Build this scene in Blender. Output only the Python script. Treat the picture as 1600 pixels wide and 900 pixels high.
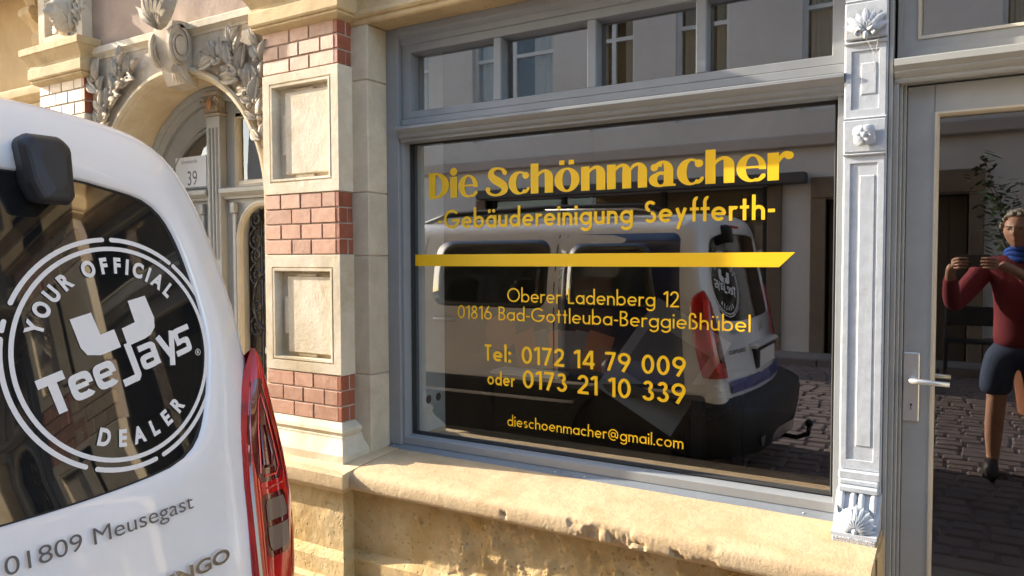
import bpy, bmesh, math, random
from math import sin, cos, pi, radians
from mathutils import Vector, Matrix, noise
random.seed(7)
for o in list(bpy.data.objects): bpy.data.objects.remove(o, do_unlink=True)
SC = bpy.context.scene
COL = SC.collection

# ------------------------------------------------------------------ camera
CAM_LOC = Vector((0, -2.7, 1.45))
def cam_axes(yaw, pitch, roll):
    y, p, r = map(radians, (yaw, pitch, roll))
    F = Vector((-sin(y)*cos(p), cos(y)*cos(p), -sin(p)))
    R = Vector((cos(y), sin(y), 0)); U = R.cross(F)
    return F, cos(r)*R + sin(r)*U, -sin(r)*R + cos(r)*U
F_, R_, U_ = cam_axes(31.435, 2.294, -0.185)
cd = bpy.data.cameras.new('camera'); cam = bpy.data.objects.new('camera', cd); COL.objects.link(cam)
cd.sensor_width = 36; cd.lens = 1170/1600*36; cd.clip_start = .02; cd.clip_end = 400
cam.matrix_world = Matrix(((R_.x, U_.x, -F_.x, CAM_LOC.x), (R_.y, U_.y, -F_.y, CAM_LOC.y), (R_.z, U_.z, -F_.z, CAM_LOC.z), (0, 0, 0, 1)))
SC.camera = cam

# ------------------------------------------------------------------ world, sun, exposure
SUN_EL, SUN_AZ = 21, 80          # azimuth measured from the facade's outward normal (-y) towards -x
sv = Vector((-sin(radians(SUN_AZ))*cos(radians(SUN_EL)), -cos(radians(SUN_AZ))*cos(radians(SUN_EL)), sin(radians(SUN_EL))))
w = bpy.data.worlds.new('World'); SC.world = w; w.use_nodes = True
nt = w.node_tree; bg = nt.nodes['Background']
sky = nt.nodes.new('ShaderNodeTexSky'); sky.sky_type = 'NISHITA'; sky.sun_disc = False
sky.sun_elevation = radians(SUN_EL); sky.sun_rotation = math.atan2(sv.x, sv.y); sky.altitude = 300; sky.air_density = 1.0; sky.dust_density = 1.5
nt.links.new(sky.outputs[0], bg.inputs[0]); bg.inputs[1].default_value = 0.15
sd = bpy.data.lights.new('sun', 'SUN'); sd.energy = 3.1; sd.angle = radians(.5); sd.color = (1, .90, .76)
so = bpy.data.objects.new('sun', sd); COL.objects.link(so); so.rotation_euler = sv.to_track_quat('Z', 'Y').to_euler()
SC.view_settings.view_transform = 'Standard'; SC.view_settings.look = 'None'
SC.view_settings.gamma = 1; SC.view_settings.use_curve_mapping = False
SC.view_settings.exposure = 2.2

# ------------------------------------------------------------------ materials
MATS = {}
def _new(name):
    m = bpy.data.materials.new(name); m.use_nodes = True; MATS[name] = m
    return m, m.node_tree, m.node_tree.nodes['Principled BSDF']
def _noise(t, scale, detail=6, rough=.6, vec=None, dist=0.):
    n = t.nodes.new('ShaderNodeTexNoise'); n.inputs['Scale'].default_value = scale; n.inputs['Detail'].default_value = detail
    n.inputs['Roughness'].default_value = rough; n.inputs['Distortion'].default_value = dist
    if vec is not None: t.links.new(vec, n.inputs['Vector'])
    return n.outputs['Fac']
def _ramp(t, fac, p0, c0, p1, c1):
    r = t.nodes.new('ShaderNodeValToRGB'); r.color_ramp.elements[0].position = p0; r.color_ramp.elements[1].position = p1
    r.color_ramp.elements[0].color = (*c0, 1); r.color_ramp.elements[1].color = (*c1, 1); t.links.new(fac, r.inputs[0]); return r.outputs[0]
def _mix(t, fac, a, b, mode='MIX'):
    m = t.nodes.new('ShaderNodeMix'); m.data_type = 'RGBA'; m.blend_type = mode
    for s, v in ((m.inputs[0], fac), (m.inputs[6], a), (m.inputs[7], b)):
        if isinstance(v, (int, float)): s.default_value = v
        elif isinstance(v, tuple): s.default_value = (*v, 1)
        else: t.links.new(v, s)
    return m.outputs[2]
def _bump(t, b, h, strength, dist, normal=None):
    n = t.nodes.new('ShaderNodeBump'); n.inputs['Strength'].default_value = strength; n.inputs['Distance'].default_value = dist
    t.links.new(h, n.inputs['Height'])
    if normal: t.links.new(normal, n.inputs['Normal'])
    t.links.new(n.outputs[0], b.inputs['Normal']); return n.outputs[0]
def _pos(t):
    return t.nodes.new('ShaderNodeNewGeometry').outputs['Position']
def stone(name, base, stain, dark=None, rough=.85, s1=3., bump=.5, pits=0., fine=90., stain_amt=(.45, .7), tint=None):
    m, t, b = _new(name); P = _pos(t)
    c = _ramp(t, _noise(t, s1, 8, .68, P, .6), .34, stain, .60, base)
    oi = t.nodes.new('ShaderNodeObjectInfo'); hs = t.nodes.new('ShaderNodeHueSaturation')
    mr = t.nodes.new('ShaderNodeMapRange'); mr.inputs[3].default_value = .86; mr.inputs[4].default_value = 1.12; t.links.new(oi.outputs['Random'], mr.inputs[0]); t.links.new(mr.outputs[0], hs.inputs['Value']); t.links.new(c, hs.inputs['Color']); c = hs.outputs[0]
    n2 = _noise(t, s1*6, 6, .7, P)
    c = _mix(t, _ramp(t, n2, .5, (0, 0, 0), .8, (.55, .55, .55)), c, tuple(v*.78 for v in base))
    if dark:
        # soot and lichen specks with a shape of their own
        c = _mix(t, _ramp(t, _noise(t, 14, 8, .75, P, .8), .60, (0, 0, 0), .70, (.75, .75, .75)), c, dark)
    sp = t.nodes.new('ShaderNodeTexVoronoi'); sp.inputs['Scale'].default_value = 70; t.links.new(P, sp.inputs['Vector'])
    c = _mix(t, _ramp(t, sp.outputs['Distance'], .05, (.5, .5, .5), .16, (0, 0, 0)), c, tuple(v*.55 for v in stain))
    t.links.new(c, b.inputs['Base Color']); b.inputs['Roughness'].default_value = rough; b.inputs['Specular IOR Level'].default_value = .25
    nrm = _bump(t, b, _noise(t, fine, 8, .75, P), bump, .004)
    nrm = _bump(t, b, _noise(t, 16, 5, .6, P), bump*.6, .012, nrm)
    if pits:
        v = t.nodes.new('ShaderNodeTexVoronoi'); v.inputs['Scale'].default_value = 38; v.inputs['Randomness'].default_value = 1; t.links.new(P, v.inputs['Vector'])
        hh = _ramp(t, v.outputs['Distance'], .08, (0, 0, 0), .22, (1, 1, 1))
        _bump(t, b, hh, pits, .006, nrm)
    return m
def paint(name, base, var=.06, rough=.45, coat=0., bump=.15, metallic=0., scale=8, dirt=None):
    m, t, b = _new(name); P = _pos(t)
    lo = tuple(v*(1-var*2.2) for v in base); c = _ramp(t, _noise(t, scale, 6, .65, P, .3), .3, lo, .7, base)
    if dirt: c = _mix(t, _ramp(t, _noise(t, 30, 8, .75, P, 1.), .58, (0, 0, 0), .68, (.8, .8, .8)), c, dirt)
    t.links.new(c, b.inputs['Base Color']); b.inputs['Roughness'].default_value = rough; b.inputs['Coat Weight'].default_value = coat
    b.inputs['Coat Roughness'].default_value = .04; b.inputs['Metallic'].default_value = metallic
    _bump(t, b, _noise(t, 60, 4, .6, P), bump, .001)
    return m
def plain(name, base, rough=.5, metallic=0., coat=0., emit=None):
    m, t, b = _new(name); b.inputs['Base Color'].default_value = (*base, 1); b.inputs['Roughness'].default_value = rough
    b.inputs['Metallic'].default_value = metallic; b.inputs['Coat Weight'].default_value = coat; b.inputs['Coat Roughness'].default_value = .03
    return m
def window_glass(name, f0=.12, tint=(.86, .88, .86), wav=.0):
    """clear panes: what they let through plus the mirror image given by the angle"""
    m = bpy.data.materials.new(name); m.use_nodes = True; t = m.node_tree; MATS[name] = m
    t.nodes.remove(t.nodes['Principled BSDF']); out = t.nodes['Material Output']
    tr = t.nodes.new('ShaderNodeBsdfTransparent'); tr.inputs[0].default_value = (*tint, 1)
    gl = t.nodes.new('ShaderNodeBsdfGlossy'); gl.inputs['Roughness'].default_value = .0; gl.inputs[0].default_value = (1, 1, 1, 1)
    lw = t.nodes.new('ShaderNodeNewGeometry'); dt = t.nodes.new('ShaderNodeVectorMath'); dt.operation = 'DOT_PRODUCT'
    t.links.new(lw.outputs['Normal'], dt.inputs[0]); t.links.new(lw.outputs['Incoming'], dt.inputs[1])
    def M(op, a, b_):
        n = t.nodes.new('ShaderNodeMath'); n.operation = op
        for s, v in zip(n.inputs, (a, b_)):
            if v is None: continue
            if isinstance(v, (int, float)): s.default_value = v
            else: t.links.new(v, s)
        return n.outputs[0]
    ab = M('ABSOLUTE', dt.outputs['Value'], None); inv = M('SUBTRACT', 1., ab); p5 = M('POWER', inv, 5.)
    fac = M('ADD', M('MULTIPLY', p5, 1-f0), f0)
    mx = t.nodes.new('ShaderNodeMixShader'); t.links.new(fac, mx.inputs[0]); t.links.new(tr.outputs[0], mx.inputs[1]); t.links.new(gl.outputs[0], mx.inputs[2])
    t.links.new(mx.outputs[0], out.inputs[0])
    if wav:
        b = t.nodes.new('ShaderNodeBump'); b.inputs['Strength'].default_value = wav; b.inputs['Distance'].default_value = .002
        t.links.new(_noise(t, 2.2, 1, .4, _pos(t)), b.inputs['Height']); t.links.new(b.outputs[0], gl.inputs['Normal'])
    return m
stone('pale_stone', (.62, .54, .41), (.45, .36, .23), None, bump=.55, s1=2.6)
stone('jamb_stone', (.62, .53, .38), (.47, .39, .28), None, bump=.45, s1=3.2)
stone('warm_stone', (.60, .45, .24), (.44, .31, .16), (.30, .20, .11), bump=.5, s1=4)
stone('sill_stone', (.62, .46, .27), (.50, .34, .18), None, bump=.65, s1=3.5)
stone('rough_stone', (.56, .41, .21), (.44, .28, .10), (.24, .17, .10), bump=1., pits=.9, s1=5, fine=55)
stone('relief_stone', (.50, .43, .33), (.36, .30, .22), (.2, .16, .12), bump=.35, s1=9)
stone('arch_stone', (.60, .50, .34), (.50, .39, .24), None, bump=.35, s1=5)
stone('ochre_plaster', (.60, .43, .22), (.50, .34, .16), None, bump=.3, s1=1.5)
stone('rosy_plaster', (.40, .29, .21), (.32, .23, .17), (.22, .16, .12), bump=.4, s1=4)
stone('grey_plaster', (.72, .68, .63), (.62, .58, .53), None, bump=.3, s1=.8)
stone('cream_plaster', (.52, .45, .40), (.45, .39, .34), None, bump=.2, s1=.8)
stone('brown_stone', (.22, .16, .11), (.16, .11, .08), None, bump=.5, s1=3)
stone('mortar', (.46, .38, .31), (.38, .30, .24), None, bump=.5, s1=30)
stone('brick_pale_lit', (.60, .39, .27), (.50, .30, .19), None, bump=.35, s1=18, rough=.6)  # top courses: their brighter illumination is put into a paler base colour
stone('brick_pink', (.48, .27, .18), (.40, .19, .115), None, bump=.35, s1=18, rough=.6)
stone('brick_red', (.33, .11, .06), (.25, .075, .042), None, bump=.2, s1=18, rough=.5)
stone('brick_cream_glare', (.50, .39, .26), (.42, .31, .19), None, bump=.25, s1=18, rough=.5)  # left pier fronts: sun glare on the glaze is put into this base colour
stone('sett_stone', (.20, .165, .155), (.13, .105, .10), None, bump=.5, s1=3, rough=.55)
stone('paving', (.26, .23, .20), (.20, .17, .15), None, bump=.4, s1=2)
paint('grey_paint', (.265, .275, .280), rough=.38, bump=.08)
paint('door_paint', (.37, .37, .345), rough=.35, bump=.05)
paint('bead_paint', (.60, .53, .40), rough=.45)
paint('white_paint', (.50, .53, .56), var=.10, rough=.5, bump=.8, dirt=(.36, .36, .34), scale=20)
paint('old_door_paint', (.36, .36, .33), rough=.5, bump=.3)
paint('zinc', (.24, .26, .28), rough=.45, metallic=.3, bump=.3, dirt=(.14, .15, .14))
m_, t_, b_ = _new('speckled_granite'); c_ = _ramp(t_, _noise(t_, 260, 3, .8, _pos(t_)), .42, (.12, .12, .13), .58, (.62, .62, .62)); t_.links.new(c_, b_.inputs['Base Color'])
m_, t_, b_ = _new('van_white'); b_.inputs['Coat Weight'].default_value = 1.; b_.inputs['Coat Roughness'].default_value = .04
c_ = _mix(t_, _ramp(t_, _noise(t_, 2.5, 7, .7, _pos(t_), .5), .45, (0, 0, 0), .8, (.35, .35, .35)), (.82, .83, .84), (.66, .62, .55)); t_.links.new(c_, b_.inputs['Base Color']); b_.inputs['Roughness'].default_value = .35
plain('van_black_glass', (.010, .011, .012), .02, 0, 1.)
plain('side_glass', (.018, .022, .02), .03, 0, 1.)
paint('black_plastic', (.022, .022, .024), rough=.55, bump=.3)
plain('dark_seam', (.02, .02, .02), .8)
plain('logo_white', (.78, .78, .78), .4)
plain('grey_print', (.10, .10, .105), .4)
plain('chrome', (.62, .58, .50), .18, 1.)
plain('badge_metal', (.30, .28, .25), .25, .8)
plain('graphic_dark', (.012, .016, .055), .25, 0, .8)
plain('blue_film', (.015, .04, .22), .3, 0, .6)
plain('rubber', (.015, .015, .015), .8)
plain('alloy', (.45, .45, .46), .3, .9)
plain('yellow_film', (.93, .545, .004), .5)
plain('steel', (.66, .66, .63), .38, .75)
plain('lens_deep', (.10, .002, .003), .12, 0, 1.)
plain('lamp_clear', (.16, .11, .08), .3, 0, .3)
m_, t_, b_ = _new('lens_red'); b_.inputs['Roughness'].default_value = .08; b_.inputs['Coat Weight'].default_value = 1.
c_ = _ramp(t_, _noise(t_, 9, 3, .5, _pos(t_), .6), .35, (.30, .004, .006), .65, (.62, .010, .010)); t_.links.new(c_, b_.inputs['Base Color'])
plain('lens_bright', (.85, .03, .02), .15, 0, 1.)
paint('inner_wall', (.74, .75, .72), rough=.7)
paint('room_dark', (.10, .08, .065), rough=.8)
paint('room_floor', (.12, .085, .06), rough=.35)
plain('socket_white', (.75, .75, .72), .35)
plain('poster_paper', (.30, .29, .27), .7)
plain('paper_white', (.78, .76, .72), .7)
plain('ink', (.03, .03, .03), .7)
plain('photo_grey', (.12, .10, .09), .5)
plain('orange_card', (.70, .22, .06), .6)
plain('chair_fabric', (.02, .02, .022), .9)
plain('wood_shelf', (.30, .19, .10), .5)
plain('iron', (.03, .03, .032), .5, .6)
plain('gilt', (.55, .28, .12), .4)
plain('skin', (.50, .27, .18), .5)
plain('hair_grey', (.42, .38, .33), .8)
paint('red_fabric', (.25, .03, .042), rough=.85, bump=.4)
paint('denim', (.05, .075, .14), rough=.85, bump=.4)
plain('blue_scarf', (.02, .09, .45), .8)
plain('black_cloth', (.015, .015, .017), .8)
plain('awning_grey', (.07, .065, .06), .7)
plain('leather', (.02, .016, .014), .5)
plain('leaf_green', (.045, .075, .03), .5)
plain('bark', (.10, .07, .045), .9)
plain('curtain', (.60, .58, .52), .9)
plain('terracotta', (.35, .14, .07), .8)
window_glass('pane_glass', .26)
window_glass('door_glass', .17)
window_glass('old_glass', .10, wav=.6)
window_glass('far_glass', .10)

# ------------------------------------------------------------------ helpers
class MB:
    def __init__(s): s.v = []; s.f = []
    def add(s, vs, fs):
        k = len(s.v); s.v += [tuple(v) for v in vs]; s.f += [tuple(i+k for i in f) for f in fs]; return s
    def box(s, x0, x1, y0, y1, z0, z1, c=0.):
        """box with chamfered edges c"""
        if c <= 0:
            return s.add([(x0,y0,z0),(x1,y0,z0),(x1,y1,z0),(x0,y1,z0),(x0,y0,z1),(x1,y0,z1),(x1,y1,z1),(x0,y1,z1)],
                         [(0,3,2,1),(4,5,6,7),(0,1,5,4),(1,2,6,5),(2,3,7,6),(3,0,4,7)])
        V = []; idx = {}
        X = (x0, x1); Y = (y0, y1); Z = (z0, z1)
        for i in (0, 1):
            for j in (0, 1):
                for k in (0, 1):
                    sx, sy, sz = (c if i == 0 else -c), (c if j == 0 else -c), (c if k == 0 else -c)
                    idx[i,j,k,'x'] = len(V); V.append((X[i], Y[j]+sy, Z[k]+sz))
                    idx[i,j,k,'y'] = len(V); V.append((X[i]+sx, Y[j], Z[k]+sz))
                    idx[i,j,k,'z'] = len(V); V.append((X[i]+sx, Y[j]+sy, Z[k]))
        Fs = []
        for i in (0, 1):
            q = [idx[i,0,0,'x'], idx[i,1,0,'x'], idx[i,1,1,'x'], idx[i,0,1,'x']]; Fs.append(q if i else q[::-1])
            q = [idx[0,i,0,'y'], idx[0,i,1,'y'], idx[1,i,1,'y'], idx[1,i,0,'y']]; Fs.append(q if i else q[::-1])
            q = [idx[0,0,i,'z'], idx[1,0,i,'z'], idx[1,1,i,'z'], idx[0,1,i,'z']]; Fs.append(q if i else q[::-1])
        for i in (0, 1):
            for j in (0, 1):
                Fs.append([idx[i,j,0,'x'], idx[i,j,1,'x'], idx[i,j,1,'y'], idx[i,j,0,'y']])
                Fs.append([idx[i,0,j,'x'], idx[i,1,j,'x'], idx[i,1,j,'z'], idx[i,0,j,'z']])
                Fs.append([idx[0,i,j,'y'], idx[1,i,j,'y'], idx[1,i,j,'z'], idx[0,i,j,'z']])
                for k in (0, 1): Fs.append([idx[i,j,k,'x'], idx[i,j,k,'y'], idx[i,j,k,'z']])
        return s.add(V, Fs)
    def loops(s, L, closed=True, cap0=False, cap1=False):
        n = len(L[0]); V = [p for l in L for p in l]; Fs = []
        for a in range(len(L)-1):
            for i in range(n if closed else n-1):
                j = (i+1) % n; Fs.append((a*n+i, a*n+j, (a+1)*n+j, (a+1)*n+i))
        if cap0: Fs.append(tuple(range(n))[::-1])
        if cap1: Fs.append(tuple((len(L)-1)*n+i for i in range(n)))
        return s.add(V, Fs)
    def rects(s, R, cap=True):
        """R: (x0,x1,z0,z1,y) rectangle loops joined like a mitred moulding"""
        return s.loops([[(a,y,c),(b,y,c),(b,y,d),(a,y,d)] for a,b,c,d,y in R], True, False, cap)
    def extrude_x(s, prof, x0, x1, caps=True, n=1):
        L = [[(x0+(x1-x0)*k/n, y, z) for y, z in prof] for k in range(n+1)]
        return s.loops(L, True, caps, caps)
    def extrude_y(s, poly, y0, y1):
        return s.loops([[(x, y0, z) for x, z in poly], [(x, y1, z) for x, z in poly]], True, True, True)
    def tube(s, pts, r, n=8, caps=True):
        pts = [Vector(p) for p in pts]; rr = r if isinstance(r, (list, tuple)) else [r]*len(pts); L = []; up = Vector((.13, .2, .97))
        for i, p in enumerate(pts):
            d = (pts[min(i+1, len(pts)-1)]-pts[max(i-1, 0)]).normalized()
            a = d.cross(up)
            if a.length < .05: a = d.cross(Vector((1, 0, 0)))
            a.normalize(); b = d.cross(a)
            L.append([tuple(p+a*cos(2*pi*k/n)*rr[i]+b*sin(2*pi*k/n)*rr[i]) for k in range(n)])
        return s.loops(L, True, caps, caps)
    def ball(s, c, r, nu=12, nv=8, sc=(1, 1, 1)):
        L = []
        for j in range(nv+1):
            th = pi*j/nv*.998+.003
            L.append([(c[0]+sc[0]*r*sin(th)*cos(2*pi*i/nu), c[1]+sc[1]*r*sin(th)*sin(2*pi*i/nu), c[2]+sc[2]*r*cos(th)) for i in range(nu)])
        return s.loops(L, True, True, True)
    def map(s, fn): s.v = [tuple(fn(Vector(p))) for p in s.v]; return s
def obj(name, mb, mat, parent=None, smooth=False, bevel=0., sub=0, recalc=True):
    me = bpy.data.meshes.new(name); me.from_pydata(mb.v, [], mb.f)
    if recalc:
        bm = bmesh.new(); bm.from_mesh(me); bmesh.ops.recalc_face_normals(bm, faces=bm.faces); bm.to_mesh(me); bm.free()
    me.materials.append(MATS[mat] if isinstance(mat, str) else mat); me.update()
    if smooth:
        me.shade_smooth()
    o = bpy.data.objects.new(name, me); COL.objects.link(o)
    if parent: o.parent = parent
    if bevel:
        b = o.modifiers.new('bevel', 'BEVEL'); b.width = bevel; b.segments = 2; b.limit_method = 'ANGLE'; b.angle_limit = radians(35); b.harden_normals = False
    if sub:
        b = o.modifiers.new('sub', 'SUBSURF'); b.levels = sub; b.render_levels = sub
    return o
def sharp(o, deg=40):
    me = o.data; me.shade_smooth(); me.set_sharp_from_angle(angle=radians(deg)); return o
def empty(name, loc=(0, 0, 0), parent=None):
    o = bpy.data.objects.new(name, None); COL.objects.link(o); o.location = loc; o.empty_display_size = .1
    if parent: o.parent = parent
    return o
def tag(o, label=None, cat=None, group=None, kind=None):
    if label: o['label'] = label
    if cat: o['category'] = cat
    if group: o['group'] = group
    if kind: o['kind'] = kind
    return o
def inst(o, parent, loc=(0, 0, 0), rot=None, scale=None):
    c = o.copy(); COL.objects.link(c); c.parent = parent; c.location = loc
    if rot: c.rotation_euler = rot
    if scale: c.scale = scale
    return c
def rough_mesh(mb, amp, freq, fn=None):
    def f(p):
        d = noise.noise_vector(p*freq)*amp + noise.noise_vector(p*freq*3.1)*amp*.45
        k = fn(p) if fn else 1
        return p + d*k
    return mb.map(f)
def grid_xz(x0, x1, z0, z1, nx, nz, yf):
    mb = MB(); V = []
    for j in range(nz+1):
        for i in range(nx+1):
            x = x0+(x1-x0)*i/nx; z = z0+(z1-z0)*j/nz; V.append((x, yf(x, z), z))
    return mb.add(V, [(j*(nx+1)+i, j*(nx+1)+i+1, (j+1)*(nx+1)+i+1, (j+1)*(nx+1)+i) for j in range(nz) for i in range(nx)])

# ------------------------------------------------------------------ ground, pavements, street
g = obj('ground', MB().box(-120, 120, -60, 60, -.30, -.02), 'paving'); tag(g, kind='structure')
pv = obj('pavement', MB().box(-40, 30, -1.15, -.30, -.02, .06, .01), 'paving'); tag(pv, kind='structure')
pv2 = obj('pavement', MB().box(-40, 30, -8.70, -7.95, -.02, .08, .01), 'paving'); tag(pv2, kind='structure')
kb = MB()
for i in range(60):
    kb.box(-22+i*.7, -22+i*.7+.69, -1.30, -1.152, -.02, .065, .012); kb.box(-22+i*.7, -22+i*.7+.69, -7.945, -7.80, -.02, .09, .012)
tag(obj('kerb', kb, 'sett_stone'), kind='structure')
rd = obj('road', MB().box(-40, 30, -7.95, -1.15, -.02, -.008), 'mortar'); rd.data.materials[0] = MATS['sett_stone']; tag(rd, kind='structure')
cb = MB(); rnd = random.Random(3)
y = -1.33; row = 0
while y > -7.75:
    d = rnd.uniform(.13, .16); x = -9+rnd.uniform(0, .2)
    while x < 6.5:
        wd = rnd.uniform(.15, .24); zt = rnd.uniform(.004, .012); t1, t2 = rnd.uniform(-.002, .002), rnd.uniform(-.002, .002); c = .014
        a, b, p, q = x+.006, x+wd-.006, y-d+.006, y-.006
        cb.add([(a,p,-.01),(b,p,-.01),(b,q,-.01),(a,q,-.01),(a+c,p+c,zt+t1),(b-c,p+c,zt+t2),(b-c,q-c,zt-t1),(a+c,q-c,zt-t2)],
               [(0,1,5,4),(1,2,6,5),(2,3,7,6),(3,0,4,7),(4,5,6,7)]); x += wd
    y -= d
tag(obj('street_setts', cb, 'sett_stone'), 'dark stone setts paving the narrow street', 'paving', kind='stuff')

# ------------------------------------------------------------------ the townhouse
TH = tag(empty('townhouse'), 'ornate sandstone townhouse with brick banded pilasters, arched entrance and grey shopfront', 'building')
PX0, PX1, PY, JY = -2.838, -2.362, -.285, -.20      # right pilaster and jamb planes
brick_cache = {}
def brick(parent, x0, x1, y0, y1, z0, z1, mat, rnd=random.Random(11)):
    k = (round(x1-x0, 3), round(y1-y0, 3), round(z1-z0, 3), mat)
    if k not in brick_cache:
        mb = MB().box(-k[0]/2, k[0]/2, -k[1]/2, k[1]/2, -k[2]/2, k[2]/2, .0022)
        o = obj('brick', mb, mat, parent); o.location = ((x0+x1)/2, (y0+y1)/2, (z0+z1)/2); brick_cache[k] = o
    else:
        o = inst(brick_cache[k], parent, ((x0+x1)/2, (y0+y1)/2, (z0+z1)/2))
    o.location.y += rnd.uniform(-.0012, .0012); o.location.z += rnd.uniform(-.0006, .0006); o.rotation_euler = (0, rnd.uniform(-.003, .003), rnd.uniform(-.003, .003))
A_ = (.105, .13, .135, .106); B_ = (.176, .125, .175)
def bricks(parent, x0, x1, yf, yb, ztop, rows, h, matf, mats, first, split=True, J=.007):
    """front courses with corner returns; core of mortar behind"""
    sc = (x1-x0)/.476
    for r in range(rows):
        zt = ztop-r*h; lay = B_ if (r+first) % 2 else A_
        x = x0
        for i, wd in enumerate(lay):
            wd *= sc; last = i == len(lay)-1
            brick(parent, x+(0 if i == 0 else J/2), x+wd-(0.0 if last else J/2)-(.0235 if last else 0), yf, yf+.04, zt-h+J/2, zt-J/2, matf); x += wd
        d = (yb-yf)
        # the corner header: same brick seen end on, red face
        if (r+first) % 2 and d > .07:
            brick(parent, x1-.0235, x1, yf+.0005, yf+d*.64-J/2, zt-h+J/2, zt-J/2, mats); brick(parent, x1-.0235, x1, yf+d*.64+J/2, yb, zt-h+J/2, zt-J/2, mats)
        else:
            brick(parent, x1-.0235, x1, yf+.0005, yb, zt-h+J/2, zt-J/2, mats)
def course_box(mb, x0, x1, yf, yb, prof):
    """moulding profile [(out, z)...] wrapped round the front and both returns of a pier"""
    L = []
    for e, z in prof: L.append([(x0-e, yb, z), (x0-e, yf-e, z), (x1+e, yf-e, z), (x1+e, yb, z)])
    return mb.loops(L, False).add([L[0][i] for i in range(4)], [(0, 1, 2, 3)]).add([L[-1][i] for i in range(4)], [(0, 1, 2, 3)])
def panel_block(parent, x0, x1, yf, yb, z0, z1, ix0, ix1, iz0, iz1):
    o = sharp(obj('panel_block', MB().rects([(x0,x1,z0,z1,yb),(x0,x1,z0,z1,yf+.002),(x0+.002,x1-.002,z0+.002,z1-.002,yf),
        (ix0,ix1,iz0,iz1,yf),(ix0+.002,ix1-.002,iz0+.002,iz1-.002,yf+.005),(ix0+.006,ix1-.006,iz0+.006,iz1-.006,yf+.005),(ix0+.008,ix1-.008,iz0+.008,iz1-.008,yf-.001),
        (ix0+.018,ix1-.018,iz0+.018,iz1-.018,yf),(ix0+.030,ix1-.020,iz0+.020,iz1-.024,yf+.042)]), 'pale_stone', parent), 25)
    ax0, ax1, az0, az1 = ix0+.085, ix1-.028, iz0+.038, iz1-.045
    W, Hh = ax1-ax0, az1-az0
    sb = MB().box(ax0, ax1, yf+.019, yf+.05, az0, az1, .004)
    sb.box(ax0-.030, ax0-.0002, yf+.026, yf+.06, az0+Hh*.24, az0+Hh*.74, .003).box(ax1+.0002, ax1+.014, yf+.028, yf+.06, az0+Hh*.28, az0+Hh*.78, .002)
    sb.box(ax0+W*.2, ax0+W*.62, yf+.027, yf+.06, az0-.016, az0-.0002, .003).box(ax0+W*.2, ax0+W*.62, yf+.027, yf+.06, az1+.0002, az1+.014, .003)
    obj('raised_panel', sb, 'pale_stone', parent)
CAP = [(0, 2.49), (.022, 2.500), (.034, 2.508), (.034, 2.514), (.030, 2.518), (.040, 2.522), (.044, 2.530), (.044, 2.583), (.040, 2.590), (.036, 2.592), (.036, 2.604), (.048, 2.628), (.066, 2.652), (.070, 2.660), (.078, 2.664), (.078, 2.700), (.070, 2.706), (0, 2.712)]
BASE = [(.085, .558), (.085, .600), (.080, .606), (.068, .622), (.048, .645), (.040, .660), (.040, .668), (.034, .671), (.036, .676), (.042, .688), (.036, .702), (.022, .708), (.014, .716), (0, .7215)]
def pilaster(dx=0, detail=True):
    x0, x1 = PX0+dx, PX1+dx
    P = tag(empty('pilaster', (0, 0, 0), TH))
    for za, zb in ((.72, .932), (1.466, 1.748), (2.298, 2.495)): obj('mortar_core', MB().box(x0+.004, x1-.004, PY+.006, JY+.05, za, zb), 'mortar', P)
    bricks(P, x0, x1, PY, JY, 2.495, 3, .065, 'brick_pale_lit', 'brick_red', 1)
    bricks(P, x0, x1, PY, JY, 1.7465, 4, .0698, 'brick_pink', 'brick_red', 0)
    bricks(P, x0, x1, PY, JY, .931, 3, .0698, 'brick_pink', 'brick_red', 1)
    panel_block(P, x0-.004, x1+.004, PY-.003, JY+.02, 1.748, 2.298, -2.797+dx, -2.402+dx, 1.800, 2.258)
    panel_block(P, x0-.004, x1+.004, PY-.003, JY+.02, .932, 1.4665, -2.797+dx, -2.402+dx, .977, 1.412)
    sharp(obj('capital', course_box(MB(), x0, x1, PY, JY+.05, CAP), 'warm_stone', P), 25)
    sharp(obj('base_moulding', course_box(MB(), x0, x1, PY, JY+.05, BASE), 'pale_stone', P), 25)
    obj('upper_block', MB().box(x0+.02, x1-.02, PY-.002, JY+.05, 2.711, 4.4, .004), 'warm_stone', P)
    # pedestal: dado, ledge and base course
    if dx == 0: obj('ledge_top', rough_mesh(MB().extrude_x([(-.10, .5905), (-.16, .5865), (-.28, .577), (-.37, .567), (-.44, .559), (-.458, .553), (-.458, .50), (-.10, .50)], x0-.14, x1+.167, True, 12), .001, 9), 'sill_stone', P)
    led = [(.0, .455), (.006, .462), (.012, .470), (.030, .483), (.036, .490), (.052, .494), (.056, .502), (.056, .548), (.050, .556), (.03, .560), (0, .562)]
    mb = MB(); course_box(mb, x0-.11, x1+.115, -.405, -.25, led)
    L = obj('pedestal_ledge', rough_mesh(mb, .0015, 9), 'sill_stone', P); sharp(L, 30)
    obj('pedestal', rough_mesh(grid_xz(x0-.11, x1+.115, .19, .456, 80, 36, lambda x, z: -.403), .004, 9), 'rough_stone', P, True)
    obj('pedestal_side', rough_mesh(MB().box(x1+.095, x1+.115, -.403, -.30, .19, .456), .001, 9), 'rough_stone', P)
    mb = MB(); course_box(mb, x0-.11, x1+.115, -.405, -.25, [(.0, .0), (.05, .02), (.05, .085), (.030, .10), (.03, .175), (.018, .192), (0, .205)])
    sharp(obj('base_course', rough_mesh(mb, .004, 9), 'rough_stone', P), 30)
    return P
pilaster(0)
pilaster(3.72)

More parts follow.
